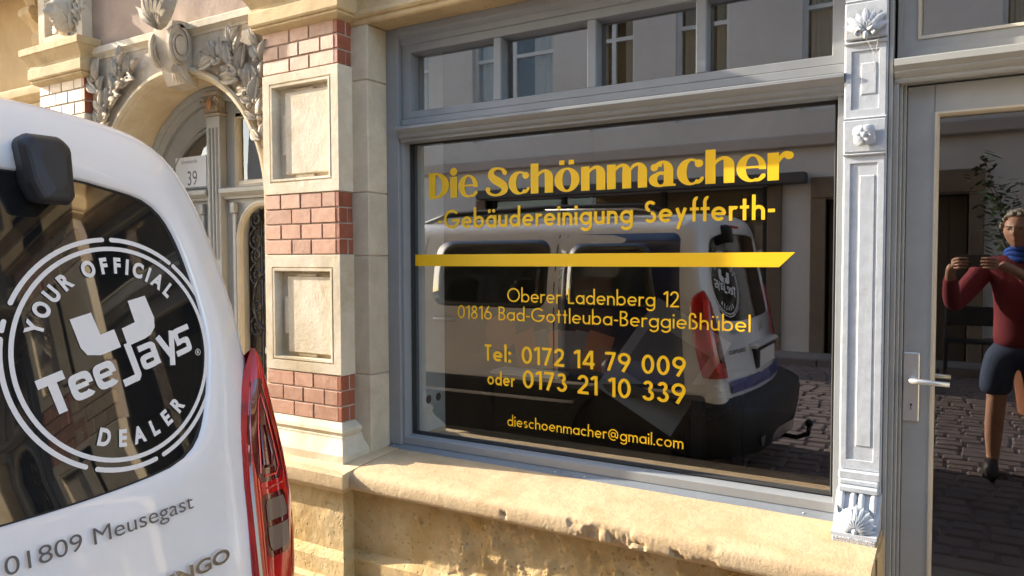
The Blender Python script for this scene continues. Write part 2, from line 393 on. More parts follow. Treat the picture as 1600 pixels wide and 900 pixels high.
# jamb between pilaster and window: stone blocks with joints
J = empty('window_jamb', (0, 0, 0), TH)
zs = [.595, 1.20, 1.62, 1.742, 2.17, 2.475]
zs = [.580, .93, 1.462, 1.742, 2.235, 2.475]
for a, b in zip(zs[:-1], zs[1:]):
    obj('stone_block', rough_mesh(MB().box(-2.46, -2.267, JY, -.02, a+.0015, b-.0015, .004), .0012, 11), 'jamb_stone', J)
obj('stone_block', MB().box(-2.44, -2.275, JY+.004, -.02, .58, 2.474), 'mortar', J)

# lintel over shopfront
L = empty('lintel', (0, 0, 0), TH)
prof = [(-.02, 2.475), (-.196, 2.475), (-.203, 2.480), (-.206, 2.487), (-.203, 2.500), (-.213, 2.504), (-.219, 2.514), (-.216, 2.528), (-.208, 2.533), (-.206, 2.540), (-.206, 2.640), (-.222, 2.648), (-.225, 2.72), (-.21, 2.73), (-.21, 4.4), (-.02, 4.4)]
sharp(obj('lintel_stone', rough_mesh(MB().extrude_x(prof, -2.42, 1.02, True, 60), .0012, 8), 'warm_stone', L), 25)

# plinth wall and sill under the window
def ero(x):   # where the front arris of the sill has crumbled away
    return max(0, 1-abs((x+1.02)/.24))*.9 + max(0, 1-abs((x+.72)/.10))*.7 + max(0, 1-abs((x+1.42)/.05))*.4
wy = lambda x, z: -.338
gm = grid_xz(-2.30, -.19, .20, .478, 330, 50, wy)
def wallf(p):
    k = 1.0 if p.x > -1.75 else .45
    n = noise.fractal(p*11, .75, 2.3, 7)*.010*k + noise.noise(p*3)*.004
    r = noise.noise(Vector((p.x*22, 3, p.z*22)))
    pit = -max(0, r-.38)*.055*k
    band = max(0, 1-abs((p.z-.33-.03*noise.noise(Vector((p.x*3, 0, 0))))/.10))
    cr = max(0, noise.noise(Vector((p.x*13, 7, p.z*11)))+.05)*.012*band*(1 if p.x > -1.6 else .0)
    return Vector((p.x, p.y-n-pit*-1+cr*.9, p.z))
obj('plinth_wall', gm.map(wallf), 'rough_stone', TH, True)
obj('plinth_core', MB().box(-2.44, -.215, -.30, -.02, 0, .57), 'rough_stone', TH)
bc = [(-.25, 0), (-.392, .02), (-.395, .085), (-.372, .10), (-.370, .178), (-.352, .196), (-.335, .206), (-.25, .206)]
sharp(obj('base_course', rough_mesh(MB().extrude_x(bc, -2.245, -.20, True, 120), .005, 8), 'rough_stone', TH), 30)
sp = [(-.02, .592), (-.10, .588), (-.16, .585), (-.22, .5805), (-.28, .5755), (-.33, .570), (-.37, .566), (-.395, .561), (-.410, .555), (-.419, .545), (-.423, .532), (-.424, .52), (-.424, .508), (-.423, .497), (-.417, .490), (-.408, .487), (-.402, .4865), (-.397, .482), (-.388, .476), (-.378, .473), (-.365, .466), (-.352, .460), (-.340, .459), (-.30, .459), (-.02, .459)]
def densify(P, d):
    o = []
    for a, b in zip(P[:-1], P[1:]):
        m = max(1, int(math.hypot(b[0]-a[0], b[1]-a[1])/d)) if a[0] < -.25 and b[0] < -.25 else 1
        for k in range(m): o.append((a[0]+(b[0]-a[0])*k/m, a[1]+(b[1]-a[1])*k/m))
    return o+[P[-1]]
mb = MB().extrude_x(densify(sp, .0065), -2.190, -.222, True, 420)
def sillf(p):
    e = ero(p.x); q = p + noise.noise_vector(p*7)*.0010
    front = max(0, min(1, (-p.y-.37)/.05)); low = max(0, min(1, (.562-p.z)/.05))
    n = noise.noise(Vector((p.x*75, 1, p.z*30)))*.5+noise.noise(Vector((p.x*30, 5, p.z*55)))*.5
    edge = max(0, min(1, (noise.noise(Vector((p.x*16, 9, p.z*22)))+e*1.1-.55)*9))
    q.y += edge*(.008+.011*max(0, .5+n))*front*low
    q.y += max(0, noise.noise(Vector((p.x*45, 2, p.z*60)))-.35)*.006*front*low
    return q
sharp(obj('window_sill', mb.map(sillf), 'sill_stone', TH), 50)

# ------------------------------------------------------------------ shop window
SW = empty('shop_window', (0, 0, 0), TH)
GX0, GX1, GZ0, GZ1 = -2.175, -.382, .648, 1.969
# outer frame posts and head
o = MB().box(-2.268, -2.198, -.078, .03, .60, 2.474, .003); obj('frame', o, 'grey_paint', SW)
fr = MB().rects([(-2.202,-.354,.604,1.985,.02),(-2.202,-.354,.604,1.985,-.062),(-2.200,-.356,.606,1.983,-.064),(-2.184,-.372,.636,1.975,-.064),(-2.182,-.374,.640,1.973,-.058),(-2.180,-.376,.643,1.972,-.022),(-2.175,-.382,.648,1.969,-.018),(-2.175,-.382,.648,1.969,.03)], False)
sharp(obj('frame', fr, 'grey_paint', SW), 30)
sharp(obj('glazing_bead', MB().rects([(-2.179,-.378,.644,1.9715,-.020),(-2.172,-.385,.651,1.966,-.024),(-2.168,-.389,.655,1.962,-.012),(-2.168,-.389,.655,1.962,.0)], False), 'rubber', SW), 30)
obj('pane', MB().add([(GX0,.0,GZ0),(GX1,.0,GZ0),(GX1,.0,GZ1),(GX0,.0,GZ1)], [(0,1,2,3)]), 'pane_glass', SW)
# metal drip strip below with its screws
dp = [(-.02, .604), (-.062, .603), (-.070, .600), (-.094, .5895), (-.100, .5885), (-.101, .585), (-.02, .587)]
sharp(obj('drip_strip', MB().extrude_x(dp, -2.266, -.354, True, 4), 'zinc', SW), 30)
for x in (-2.235, -1.40, -1.52+.25, -.46):
    obj('screw', MB().ball((x, -.084, .5952), .0045, 8, 4, (1, 1, .5)), 'steel', SW)
# transom moulding
tp = [(-.02, 1.966), (-.070, 1.968), (-.076, 1.971), (-.076, 1.980), (-.088, 1.986), (-.094, 1.996), (-.094, 2.000), (-.104, 2.006), (-.112, 2.016), (-.116, 2.020), (-.116, 2.029), (-.108, 2.033), (-.07, 2.036), (-.02, 2.036)]
sharp(obj('transom_moulding', MB().extrude_x(tp, -2.186, -.350), 'grey_paint', SW), 30)
# transom light: stepped lower rail, frame, three bars
obj('rail_step', MB().box(-2.197, -.352, -.060, .02, 2.044, 2.073, .002), 'grey_paint', SW)
tf = MB().rects([(-2.197,-.352,2.075,2.405,.02),(-2.197,-.352,2.075,2.405,-.050),(-2.195,-.354,2.077,2.403,-.052),(-2.150,-.392,2.104,2.366,-.052),(-2.147,-.395,2.107,2.363,-.046),(-2.144,-.398,2.110,2.360,-.020),(-2.144,-.398,2.110,2.360,.01)], False)
sharp(obj('transom_frame', tf, 'grey_paint', SW), 30)
for x in (-1.689, -1.258, -.830): obj('glazing_bar', MB().box(x-.019, x+.019, -.050, .012, 2.105, 2.365, .004), 'grey_paint', SW)
obj('head_frame', MB().extrude_x([(.03, 2.400), (-.058, 2.400), (-.060, 2.404), (-.060, 2.425), (-.078, 2.440), (-.082, 2.446), (-.082, 2.474), (.03, 2.474)], -2.198, -.352), 'grey_paint', SW)
xs = [-2.144, -1.689, -1.258, -.830, -.398]
for a, b in zip(xs[:-1], xs[1:]): obj('transom_pane', MB().add([(a,.0,2.11),(b,.0,2.11),(b,.0,2.36),(a,.0,2.36)], [(0,1,2,3)]), 'pane_glass', SW)

# ------------------------------------------------------------------ stroke lettering
def arc(cx, cy, rx, ry, a0, a1, w, n=None):
    n = n or max(6, int(abs(a1-a0)/9)); O = []; I = []
    for k in range(n+1):
        a = radians(a0+(a1-a0)*k/n); c, s = cos(a), sin(a)
        O.append((cx+(rx+w/2)*c, cy+(ry+w/2)*s)); I.append((cx+(rx-w/2)*c, cy+(ry-w/2)*s))
    return [(O[k], O[k+1], I[k+1], I[k]) for k in range(n)]
def ln(x0, y0, x1, y1, w):
    dx, dy = x1-x0, y1-y0; l = math.hypot(dx, dy); nx, ny = -dy/l*w/2, dx/l*w/2
    return [((x0+nx, y0+ny), (x1+nx, y1+ny), (x1-nx, y1-ny), (x0-nx, y0-ny))]
def rc(x0, y0, x1, y1): return [((x0, y0), (x1, y0), (x1, y1), (x0, y1))]
def dot(cx, cy, r): return [tuple((cx+r*cos(2*pi*k/14), cy+r*sin(2*pi*k/14)) for k in range(14))]
def glyph(c, w):
    h = w/2; X = .62; r = X/2-h; A = 1.06
    if c == ' ': return [], .30
    if c == 'o': return [arc(X/2, X/2, r, r, 0, 360, w)], X
    if c == 'ö': return [arc(X/2, X/2, r, r, 0, 360, w), dot(.18, .84, w*.62), dot(.44, .84, w*.62)], X
    if c in 'aä':
        g = [arc(X/2, X/2, r, r, 0, 360, w), rc(X-w, 0, X, X)]
        if c == 'ä': g += [dot(.20, .84, w*.62), dot(.46, .84, w*.62)]
        return g, X
    if c == 'b': return [arc(X/2, X/2, r, r, 0, 360, w), rc(0, 0, w, A)], X
    if c == 'd': return [arc(X/2, X/2, r, r, 0, 360, w), rc(X-w, 0, X, A)], X
    if c == 'g': return [arc(X/2, X/2, r, r, 0, 360, w), rc(X-w, -.03, X, X), arc(X/2, -.03, r, .27-h, 205, 360, w)], X
    if c == 'e': return [arc(X/2, X/2, r, r, 0, 318, w), rc(h, X/2-h*.9, X-h*.6, X/2+h*.9)], X
    if c == 'c': return [arc(X/2, X/2, r, r, 48, 312, w)], X*.86
    if c == 'n': return [rc(0, 0, w, X), arc(.26, X-.26, .26-h, .26-h, 0, 165, w), rc(.52-w, 0, .52, X-.25)], .52
    if c == 'h': return [rc(0, 0, w, A), arc(.26, X-.26, .26-h, .26-h, 0, 165, w), rc(.52-w, 0, .52, X-.25)], .52
    if c == 'm': return [rc(0, 0, w, X), arc(.235, X-.235, .235-h, .235-h, 0, 165, w), rc(.47-w, 0, .47, X-.23), arc(.705-w, X-.235, .235-h, .235-h, 0, 165, w), rc(.94-w-w, 0, .94-w, X-.23)], .94-w
    if c in 'uü':
        g = [rc(0, .25, w, X), arc(.26, .26, .26-h, .26-h, 180, 345, w), rc(.52-w, 0, .52, X)]
        if c == 'ü': g += [dot(.13, .84, w*.62), dot(.39, .84, w*.62)]
        return g, .52
    if c == 'r': return [rc(0, 0, w, X), arc(.24, X-.25, .24-h, .25-h, 55, 165, w)], .34
    if c == 'i': return [rc(0, 0, w, X), dot(h, .84, w*.66)], w
    if c == 'l': return [rc(0, 0, w, A)], w
    if c == 't': return [rc(.11, 0, .11+w, .90), rc(0, X-w*.9, .22+w, X)], .22+w
    if c == 'f': return [rc(.11, 0, .11+w, .82), rc(0, X-w*.9, .24+w, X), arc(.11+.19, .82, .19-h, .20, 75, 180, w)], .30+w*.3
    if c == 's': return [arc(.20, X-.165, .20-h*1.2, .165-h, 35, 262, w), arc(.20, .165, .20-h, .165-h, 82, -145, w)], .39
    if c == 'y': return [ln(h*1.1, X, .285, .07, w*1.02), ln(.54-h*1.1, X, .12, -.30, w*1.02)], .54
    if c == 'S': return [arc(.28, .745, .255-h, .255-h, 25, 265, w), arc(.28, .262, .275-h, .262-h, 85, -150, w)], .55
    if c == 'G': return [arc(.5, .5, .5-h, .5-h, 42, 360, w), rc(.50, .5-w, 1-h*.2, .5)], 1.
    if c == 'O': return [arc(.5, .5, .5-h, .5-h, 0, 360, w)], 1.
    if c == 'L': return [rc(0, 0, w, 1), rc(w*.5, 0, .44, w)], .44
    if c == 'T': return [rc(.22-h, 0, .22+h, 1), rc(0, 1-w, .44, 1)], .44
    if c == 'B': return [rc(0, 0, w, 1), rc(h, 1-w, .27, 1), rc(h, .5-h*.4, .28, .5+w*.8), rc(h, 0, .27, w), arc(.26, .76, .235-h, .24-h, -90, 90, w), arc(.27, .27, .27-h, .27-h, -90, 90, w)], .54
    if c == 'ß': return [rc(0, 0, w, .80), arc(.215, .80, .215-h, .24-h, -20, 180, w), arc(.25, .28, .27-h, .28-h, -115, 90, w), rc(.20, .50, .34, .50+w)], .52
    if c == '-': return [rc(0, .30, .27, .30+w)], .27
    if c == '.': return [dot(h*1.1, h*1.1, w*.62)], w*1.1
    if c == ':': return [dot(h*1.1, h*1.1, w*.66), dot(h*1.1, .55, w*.66)], w*1.1
    if c == '0': return [arc(.30, .5, .30-h, .5-h, 0, 360, w, 36)], .60
    if c == '1': return [rc(.18, 0, .18+w, 1), ln(.0, .80, .20, .95, w)], .18+w
    if c == '2': return [arc(.28, .72, .27-h, .28-h, -38, 175, w), ln(.47, .56, .05, h*.8, w), rc(.01, 0, .56, w)], .56
    if c == '3': return [arc(.26, .755, .225-h, .245-h, -80, 165, w), arc(.27, .28, .27-h, .28-h, -165, 85, w)], .54
    if c == '4': return [rc(.40, 0, .40+w, 1), ln(.43, .97, .05, .27, w*.95), rc(.0, .20, .62, .20+w)], .62
    if c == '7': return [rc(.0, 1-w, .52, 1), ln(.48, .97, .17, 0, w)], .53
    if c == '8': return [arc(.27, .76, .22-h, .24-h, 0, 360, w), arc(.27, .275, .27-h, .275-h, 0, 360, w)], .54
    if c == '6': return [arc(.31, .31, .31-h, .31-h, 0, 360, w), ln(.08, .42, .38, 1.0, w)], .62
    if c == '9': return [arc(.31, .69, .31-h, .31-h, 0, 360, w), ln(.54, .58, .24, 0, w)], .62
    if c == '@': return [arc(.48, .42, .46-h, .50-h, 20-60, 300, w*.8, 40), arc(.46, .42, .20-h*.3, .24-h, 0, 360, w*.8), ln(.66, .62, .66, .30, w*.8), arc(.78, .34, .12, .13, 180, 330, w*.8)], .96
    raise ValueError(c)
def strip(mb, polys, x0, z0, sx, sz, lay):
    for st in polys:
        lay[0] += 1; y = -.0016-lay[0] % 7*.00007
        for p in st:
            k = [(x0+a*sx, y, z0+b*sz) for a, b in p]; mb.add(k, [tuple(range(len(k)))])
def write_line(s, x0, x1, z0, cap, w, gap=.115, name='lettering', mat='yellow_film', parent=SW, space=None):
    G = [glyph(c, w) for c in s]; tot = sum(a for _, a in G) + gap*(len(G)-1); sx = (x1-x0)/tot
    x = x0; lay = [0]
    for g, a in G:
        if g: mb = MB(); strip(mb, g, x, z0, sx, cap, lay); obj('letter', mb, mat, parent, recalc=False)
        x += (a+gap)*sx
write_line('-Gebäudereinigung Seyfferth-', -2.036, -.580, 1.581, .084, .145)
write_line('Oberer Ladenberg 12', -1.673, -.921, 1.264, .0595, .105)
write_line('01816 Bad-Gottleuba-Berggießhübel', -1.931, -.659, 1.1845, .0585, .105)
write_line('Tel:', -1.789, -1.655, 1.006, .072, .15)
write_line('0172 14 79 009', -1.603, -.893, 1.006, .074, .15)
write_line('oder', -1.776, -1.637, .903, .060, .15)
write_line('0173 21 10 339', -1.598, -.893, .903, .077, .15)
write_line('dieschoenmacher@gmail.com', -1.675, -.901, .734, .0465, .115)
obj('yellow_bar', MB().add([(-2.174, -.0018, 1.4145), (-.564, -.0018, 1.4155), (-.511, -.0018, 1.467), (-2.174, -.0018, 1.467)], [(0,1,2,3)]), 'yellow_film', SW)
# heavy display line
def vring(cx, cy, rx, ry, ix, iy, a0=0, a1=360, dx=0, n=None):
    n = n or max(8, int(abs(a1-a0)/8)); O = []; I = []
    for k in range(n+1):
        a = radians(a0+(a1-a0)*k/n); O.append((cx+rx*cos(a), cy+ry*sin(a))); I.append((cx+dx+ix*cos(a), cy+iy*sin(a)))
    return [(O[k], O[k+1], I[k+1], I[k]) for k in range(n)]
def vpath(P, n=6):
    """ribbon of changing width through (x, y, w)"""
    pts = []
    for i in range(len(P)-1):
        p0, p1, p2, p3 = P[max(i-1, 0)], P[i], P[i+1], P[min(i+2, len(P)-1)]
        for k in range(n):
            t = k/n; pts.append(tuple(.5*((2*b)+(-a+c)*t+(2*a-5*b+4*c-d)*t*t+(-a+3*b-3*c+d)*t**3) for a, b, c, d in zip(p0, p1, p2, p3)))
    pts.append(P[-1]); O = []; I = []
    for i, (x, y, w_) in enumerate(pts):
        a, b = pts[max(i-1, 0)], pts[min(i+1, len(pts)-1)]; dx, dy = b[0]-a[0], b[1]-a[1]; l = math.hypot(dx, dy) or 1
        O.append((x-dy/l*w_/2, y+dx/l*w_/2)); I.append((x+dy/l*w_/2, y-dx/l*w_/2))
    return [(O[k], O[k+1], I[k+1], I[k]) for k in range(len(pts)-1)]
def fat(c):
    X = .82; S = .30
    if c == 'D': return [rc(0, 0, .30, 1), vring(.26, .5, .62, .5, .30, .415, -90, 90, .02)], .88
    if c == 'i': return [rc(0, 0, .29, .80), dot(.145, .99, .155)], .29
    if c == 'e': return [vring(.40, .41, .40, .42, .175, .345, 18, 300, .03), rc(.20, .40, .70, .47), vring(.40, .41, .40, .42, .21, .36, -8, 20, .0), vpath([(.52, .03, .08), (.64, .07, .11), (.73, .17, .13), (.765, .22, .02)])], .78
    if c == 'S': return [vpath([(.74, .80, .17), (.66, .93, .12), (.47, .985, .085), (.27, .93, .17), (.20, .77, .25), (.30, .62, .28), (.50, .49, .30), (.70, .34, .28), (.72, .17, .24), (.56, .045, .12), (.34, .015, .085), (.14, .09, .11), (.05, .22, .13), (.09, .28, .15)], 7), dot(.75, .81, .085), dot(.10, .24, .085)], .84
    if c == 'c': return [vring(.40, .41, .40, .42, .16, .345, 42, 318, .05), dot(.65, .66, .125), vpath([(.58, .05, .08), (.68, .10, .10), (.75, .20, .10), (.775, .24, .02)])], .78
    if c in 'hn':
        t = 1.06 if c == 'h' else X
        return [rc(0, 0, .29, t), rc(.52, 0, .82, .56), vring(.52, .53, .30, .30, .02, .21, 0, 100, -.02), vpath([(.27, .60, .05), (.36, .72, .10), (.50, .78, .10)])], .82
    if c == 'm':
        return [rc(0, 0, .29, X), rc(.50, 0, .79, .56), vring(.50, .53, .29, .30, .01, .21, 0, 100, -.0), vpath([(.27, .60, .05), (.35, .72, .10), (.49, .78, .10)]),
                rc(1.00, 0, 1.29, .56), vring(1.00, .53, .29, .30, .01, .21, 0, 100, -.0), vpath([(.77, .60, .05), (.85, .72, .10), (.99, .78, .10)])], 1.29
    if c in 'öo':
        g = [vring(.44, .41, .44, .42, .155, .345)]
        if c == 'ö': g += [rc(.17, .93, .36, 1.09), rc(.50, .93, .69, 1.09)]
        return g, .88
    if c == 'a': return [rc(.46, 0, .75, .50), vring(.43, .50, .32, .33, .04, .25, 0, 150, .0), dot(.17, .62, .12), vring(.33, .22, .33, .235, .11, .16, 60, 360, .04), vpath([(.47, .42, .08), (.36, .44, .10), (.24, .40, .10)]), rc(.72, 0, .82, .07)], .80
    if c == 'r': return [rc(0, 0, .30, X), vpath([(.28, .52, .05), (.36, .68, .12), (.46, .76, .16), (.55, .78, .12)]), dot(.56, .71, .12)], .66
    return [], .24
G = [fat(c) for c in 'Die Schönmacher']; gp = .055; tot = sum(a for _, a in G)+gp*(len(G)-1); sx = (-.522+2.087)/tot
x = -2.087; lay = [0]
for g_, a_ in G:
    if g_: mb = MB(); strip(mb, g_, x, 1.7160, sx, .116, lay); obj('letter', mb, 'yellow_film', SW, recalc=False)
    x += (a_+gp)*sx

# ------------------------------------------------------------------ carved post between window and door
MP = empty('carved_post', (0, 0, 0), TH)
mx0, mx1, my = -.350, -.226, -.105
def post_panel(z0, z1, a=-.330, b=-.250):
    """sunk field with a long pyramidal ridge standing in it"""
    sharp(obj('sunk_panel', MB().rects([(mx0+.006,mx1-.006,z0-.03,z1+.03,-.02),(mx0+.006,mx1-.006,z0-.03,z1+.03,my),(a,b,z0,z1,my),(a+.006,b-.006,z0+.006,z1-.006,my+.022)]), 'white_paint', MP), 20)
    r = MB(); x0, x1, q0, q1 = a+.012, b-.006, z0+.014, z1-.012; y0, y1 = my+.022, my+.001
    V = [(x0,y0,q0),(x1,y0,q0),(x1,y0,q1),(x0,y0,q1),(x0+.018,y1,q0+.035),(x1-.004,y1,q0+.035),(x1-.004,y1,q1-.030),(x0+.018,y1,q1-.030)]
    r.add(V, [(0,1,5,4),(1,2,6,5),(2,3,7,6),(3,0,4,7),(4,5,6,7)]); obj('ridge_strip', rough_mesh(r, .0008, 30), 'white_paint', MP)
post_panel(.800, 1.745); post_panel(1.912, 2.095); post_panel(2.275, 2.44)
pb = MB().box(mx0, mx1, my+.004, -.0, .62, 2.474, .003)
obj('post_core', pb, 'white_paint', MP)
for z0, z1, d in ((1.777, 1.880, .010), (2.128, 2.242, .012), (.740, .768, .018)):
    obj('block', rough_mesh(MB().box(mx0+.001, mx1-.001, my-d, my+.01, z0, z1, .004), .0008, 25), 'white_paint', MP)
for z in (1.772, 1.884, 2.118, 2.248): obj('fillet', MB().extrude_x([(my+.01, z-.005), (my-.006, z-.004), (my-.009, z), (my-.006, z+.004), (my+.01, z+.005)], mx0+.002, mx1-.002), 'white_paint', MP)
def petal(mb, c, ang, l, wd, y, cup=.006, nseg=6, bulge=.5):
    """leaf shaped lobe lying in the x-z plane, raised along its rib"""
    ca, sa = cos(ang), sin(ang); V = []; n = nseg
    for i in range(n+1):
        t = i/n; hw = wd/2*(sin(pi*min(1, t**bulge*.98+.02)))*.98+.0004
        for s_, dy in ((-1, 0), (-.5, -cup*1.0), (0, -cup*.45), (.5, -cup*1.0), (1, 0)):
            u, v = t*l, s_*hw
            V.append((c[0]+u*ca-v*sa, y+dy*sin(pi*min(1, t+.15))-.3*cup, c[1]+u*sa+v*ca))
    return mb.add(V, [(i*5+k, i*5+k+1, (i+1)*5+k+1, (i+1)*5+k) for i in range(n) for k in range(4)])
rz = (-.288, 1.829); rs = MB()
for k in range(4): petal(rs, rz, pi/4+k*pi/2+.1, .042, .045, my-.014, .012, 7, .8)
rs.ball((rz[0], my-.024, rz[1]), .010, 10, 6, (1, .7, 1))
for k in range(8): rs.ball((rz[0]+.011*cos(k*pi/4), my-.022, rz[1]+.011*sin(k*pi/4)), .004, 6, 4)
obj('rosette', rs, 'white_paint', MP, True)
rs.__init__(); sx_ = (-.288, 2.150)
for k in range(7):
    a = pi/2+(k-3)*.42; petal(rs, sx_, a, .078 if k % 2 else .068, .026, my-.016, .010, 7, .9)
for s_ in (-1, 1): rs.tube([(sx_[0]+s_*.006, my-.024, sx_[1]), (sx_[0]+s_*.022, my-.026, sx_[1]+.010), (sx_[0]+s_*.028, my-.024, sx_[1]-.006), (sx_[0]+s_*.018, my-.026, sx_[1]-.012)], .006, 6)
rs.ball((sx_[0], my-.026, sx_[1]-.014), .008, 8, 6, (1, .8, 1.6))
obj('shell_ornament', rs, 'white_paint', MP, True)
obj('cobweb', MB().tube([(-.288, -.128, 2.128), (-.268, -.118, 2.085), (-.262, -.116, 2.02)], .0006, 4).tube([(-.244, -.120, 2.19), (-.258, -.117, 2.09), (-.262, -.116, 2.02)], .0006, 4).tube([(-.288, -.128, 2.13), (-.262, -.117, 2.075)], .0006, 4), 'curtain', MP)
# foot console with its shell and granite block
ft = MB().extrude_x([(-.02, .594), (-.240, .594), (-.240, .604), (-.222, .608), (-.205, .612), (-.188, .640), (-.165, .668), (-.142, .690), (-.132, .704), (-.02, .704)], mx0-.002, mx1+.002)
sharp(obj('foot_console', rough_mesh(ft, .001, 25), 'white_paint', MP), 30)
obj('cap_slab', rough_mesh(MB().box(mx0+.004, mx1-.004, -.146, -.02, .7045, .724, .004), .001, 25), 'white_paint', MP)
obj('cap_fillet', rough_mesh(MB().box(mx0+.004, mx1-.004, -.128, -.02, .7245, .742, .004), .001, 25), 'white_paint', MP)
fl = MB()
for x in (-.334, -.300, -.276, -.242): fl.tube([(x, -.134, .702), (x, -.150, .690), (x, -.172, .670), (x, -.186, .648)], [.009, .010, .010, .006], 8)
sc_ = (-.286, .612)
for k in range(11): petal(fl, sc_, pi/2+(k-5)*.30, .074-.0028*abs(k-5), .021, -.222, .013, 8, .85)
fl.map(lambda p: Vector((p.x, p.y+max(0, p.z-.612)*.45 if p.y < -.19 else p.y, p.z)))
fl.ball((sc_[0], -.232, sc_[1]-.002), .009, 8, 6)
obj('shell_ornament', fl, 'white_paint', MP, True)
obj('shell_back', MB().ball((sc_[0], -.186, .618), .056, 16, 10, (1, .55, 1)), 'white_paint', MP, True)
obj('granite_block', MB().box(mx0+.003, mx1-.001, -.246, -.02, .556, .5935, .002), 'speckled_granite', MP)
obj('side_board', MB().box(mx1+.002, mx1+.014, -.098, .03, 0, 2.474, .002), 'door_paint', MP)
obj('side_stone', MB().box(-.222, -.214, -.30, -.02, 0, .565, .003), 'ochre_plaster', MP)

# ------------------------------------------------------------------ shop door
SD = empty('shop_door', (0, 0, 0), TH)
DX1 = .92
for a, b, y in ((-.212, -.196, -.085), (-.196, -.186, -.070), (-.186, -.176, -.052)): obj('door_frame', MB().box(a, b-.0004, y, .03, .05, 2.062 if y < -.08 else 1.985, .002), 'door_paint', SD)
obj('door_frame', MB().box(DX1-.03, DX1+.03, -.085, .03, .05, 2.47, .003), 'door_paint', SD)
dtp = [(-.02, 1.982), (-.086, 1.984), (-.090, 1.990), (-.090, 1.998), (-.100, 2.004), (-.106, 2.014), (-.106, 2.018), (-.116, 2.026), (-.122, 2.032), (-.122, 2.050), (-.112, 2.055), (-.07, 2.058), (-.02, 2.058)]
sharp(obj('transom_moulding', MB().extrude_x(dtp, -.208, DX1), 'door_paint', SD), 30)
obj('door_leaf', MB().rects([(-.175,.885,.06,1.978,.02),(-.175,.885,.06,1.978,-.040),(-.173,.883,.062,1.976,-.042),(-.098,.800,.30,1.892,-.042),(-.098,.800,.30,1.892,.01)], False), 'door_paint', SD)
sharp(obj('glazing_bead', MB().rects([(-.099,.801,.299,1.893,-.030),(-.099,.801,.299,1.893,-.047),(-.093,.795,.305,1.887,-.047),(-.087,.789,.311,1.881,-.036),(-.087,.789,.311,1.881,.0)], False), 'bead_paint', SD), 20)
obj('pane', MB().add([(-.09,-.012,.31),(.79,-.012,.31),(.79,-.012,1.884),(-.09,-.012,1.884)], [(0,1,2,3)]), 'door_glass', SD)
obj('head_joint', MB().box(-.1005, -.0995, -.0428, -.04, 1.893, 1.976), 'dark_seam', SD)
DT = MB().rects([(-.205,DX1,2.066,2.47,.03),(-.205,DX1,2.066,2.47,-.055),(-.203,DX1,2.068,2.47,-.058),(-.190,DX1-.02,2.088,2.44,-.058),(-.190,DX1-.02,2.088,2.44,-.050),(-.150,DX1-.05,2.118,2.42,-.050),(-.145,DX1-.055,2.124,2.415,-.02),(-.145,DX1-.055,2.124,2.415,.02)], False)
sharp(obj('transom_frame', DT, 'door_paint', SD), 30)
obj('transom_bead', MB().rects([(-.149,.8705,2.1185,2.4195,-.045),(-.149,.8705,2.1185,2.4195,-.054),(-.140,.86,2.129,2.41,-.05),(-.140,.86,2.129,2.41,0)], False), 'bead_paint', SD)
obj('transom_pane', MB().add([(-.142,-.0,2.126),(.862,-.0,2.126),(.862,-.0,2.412),(-.142,-.0,2.412)], [(0,1,2,3)]), 'pane_glass', SD)
obj('door_step', MB().box(-.213, DX1+.1, -.32, .03, 0, .055, .006), 'warm_stone', SD)
# lever handle on its long plate, the inner lever mirrored behind the glass
hp = obj('handle_plate', MB().box(-.174, -.128, -.0505, -.0424, .932, 1.150, .003), 'steel', SD)
cyl = MB().tube([(-.148, -.0425, 1.066), (-.148, -.062, 1.066)], .011, 16)
obj('lever_handle', cyl.tube([(-.148, -.060, 1.066), (-.148, -.090, 1.066), (-.142, -.096, 1.066), (-.128, -.097, 1.066), (-.045, -.097, 1.063)], [.0085, .0085, .009, .0085, .0075], 12), 'steel', SD, True)
kh = MB().tube([(-.150, -.0506, .985), (-.150, -.0526, .985)], .008, 14).box(-.154, -.146, -.0524, -.0505, .966, .982)
obj('key_cylinder', kh, 'steel', SD); obj('key_slot', MB().tube([(-.150, -.0527, .986), (-.150, -.0533, .986)], .0035, 10).box(-.1512, -.1488, -.0531, -.0525, .970, .985), 'dark_seam', SD)
il = MB().tube([(-.148, .02, 1.066), (-.148, .070, 1.066), (-.128, .072, 1.066), (-.045, .072, 1.063)], .008, 10); obj('inner_handle', il, 'steel', SD, True)

# ------------------------------------------------------------------ rooms behind the glass
RM = empty('shop_interior', (0, 0, 0), TH)
obj('inner_reveal', MB().box(-2.35, -2.255, .03, .235, .60, 2.6), 'inner_wall', RM)
obj('inner_reveal', MB().box(-2.285+.03, -2.180, .032, .235, .52, 2.474), 'inner_wall', RM)
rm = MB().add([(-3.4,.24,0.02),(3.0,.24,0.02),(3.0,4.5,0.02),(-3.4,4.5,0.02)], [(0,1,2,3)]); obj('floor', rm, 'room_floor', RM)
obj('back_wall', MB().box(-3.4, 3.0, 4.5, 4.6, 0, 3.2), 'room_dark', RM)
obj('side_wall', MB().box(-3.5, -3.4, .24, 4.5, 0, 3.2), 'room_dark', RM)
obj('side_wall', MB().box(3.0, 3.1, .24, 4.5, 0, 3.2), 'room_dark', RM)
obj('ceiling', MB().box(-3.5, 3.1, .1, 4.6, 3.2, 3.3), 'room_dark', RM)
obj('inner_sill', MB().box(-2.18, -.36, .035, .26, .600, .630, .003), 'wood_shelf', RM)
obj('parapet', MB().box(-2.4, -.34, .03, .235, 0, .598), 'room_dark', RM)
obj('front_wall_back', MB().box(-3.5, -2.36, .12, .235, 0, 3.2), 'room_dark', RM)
obj('front_wall_back', MB().box(.96, 3.1, .12, .235, 0, 3.2), 'room_dark', RM)
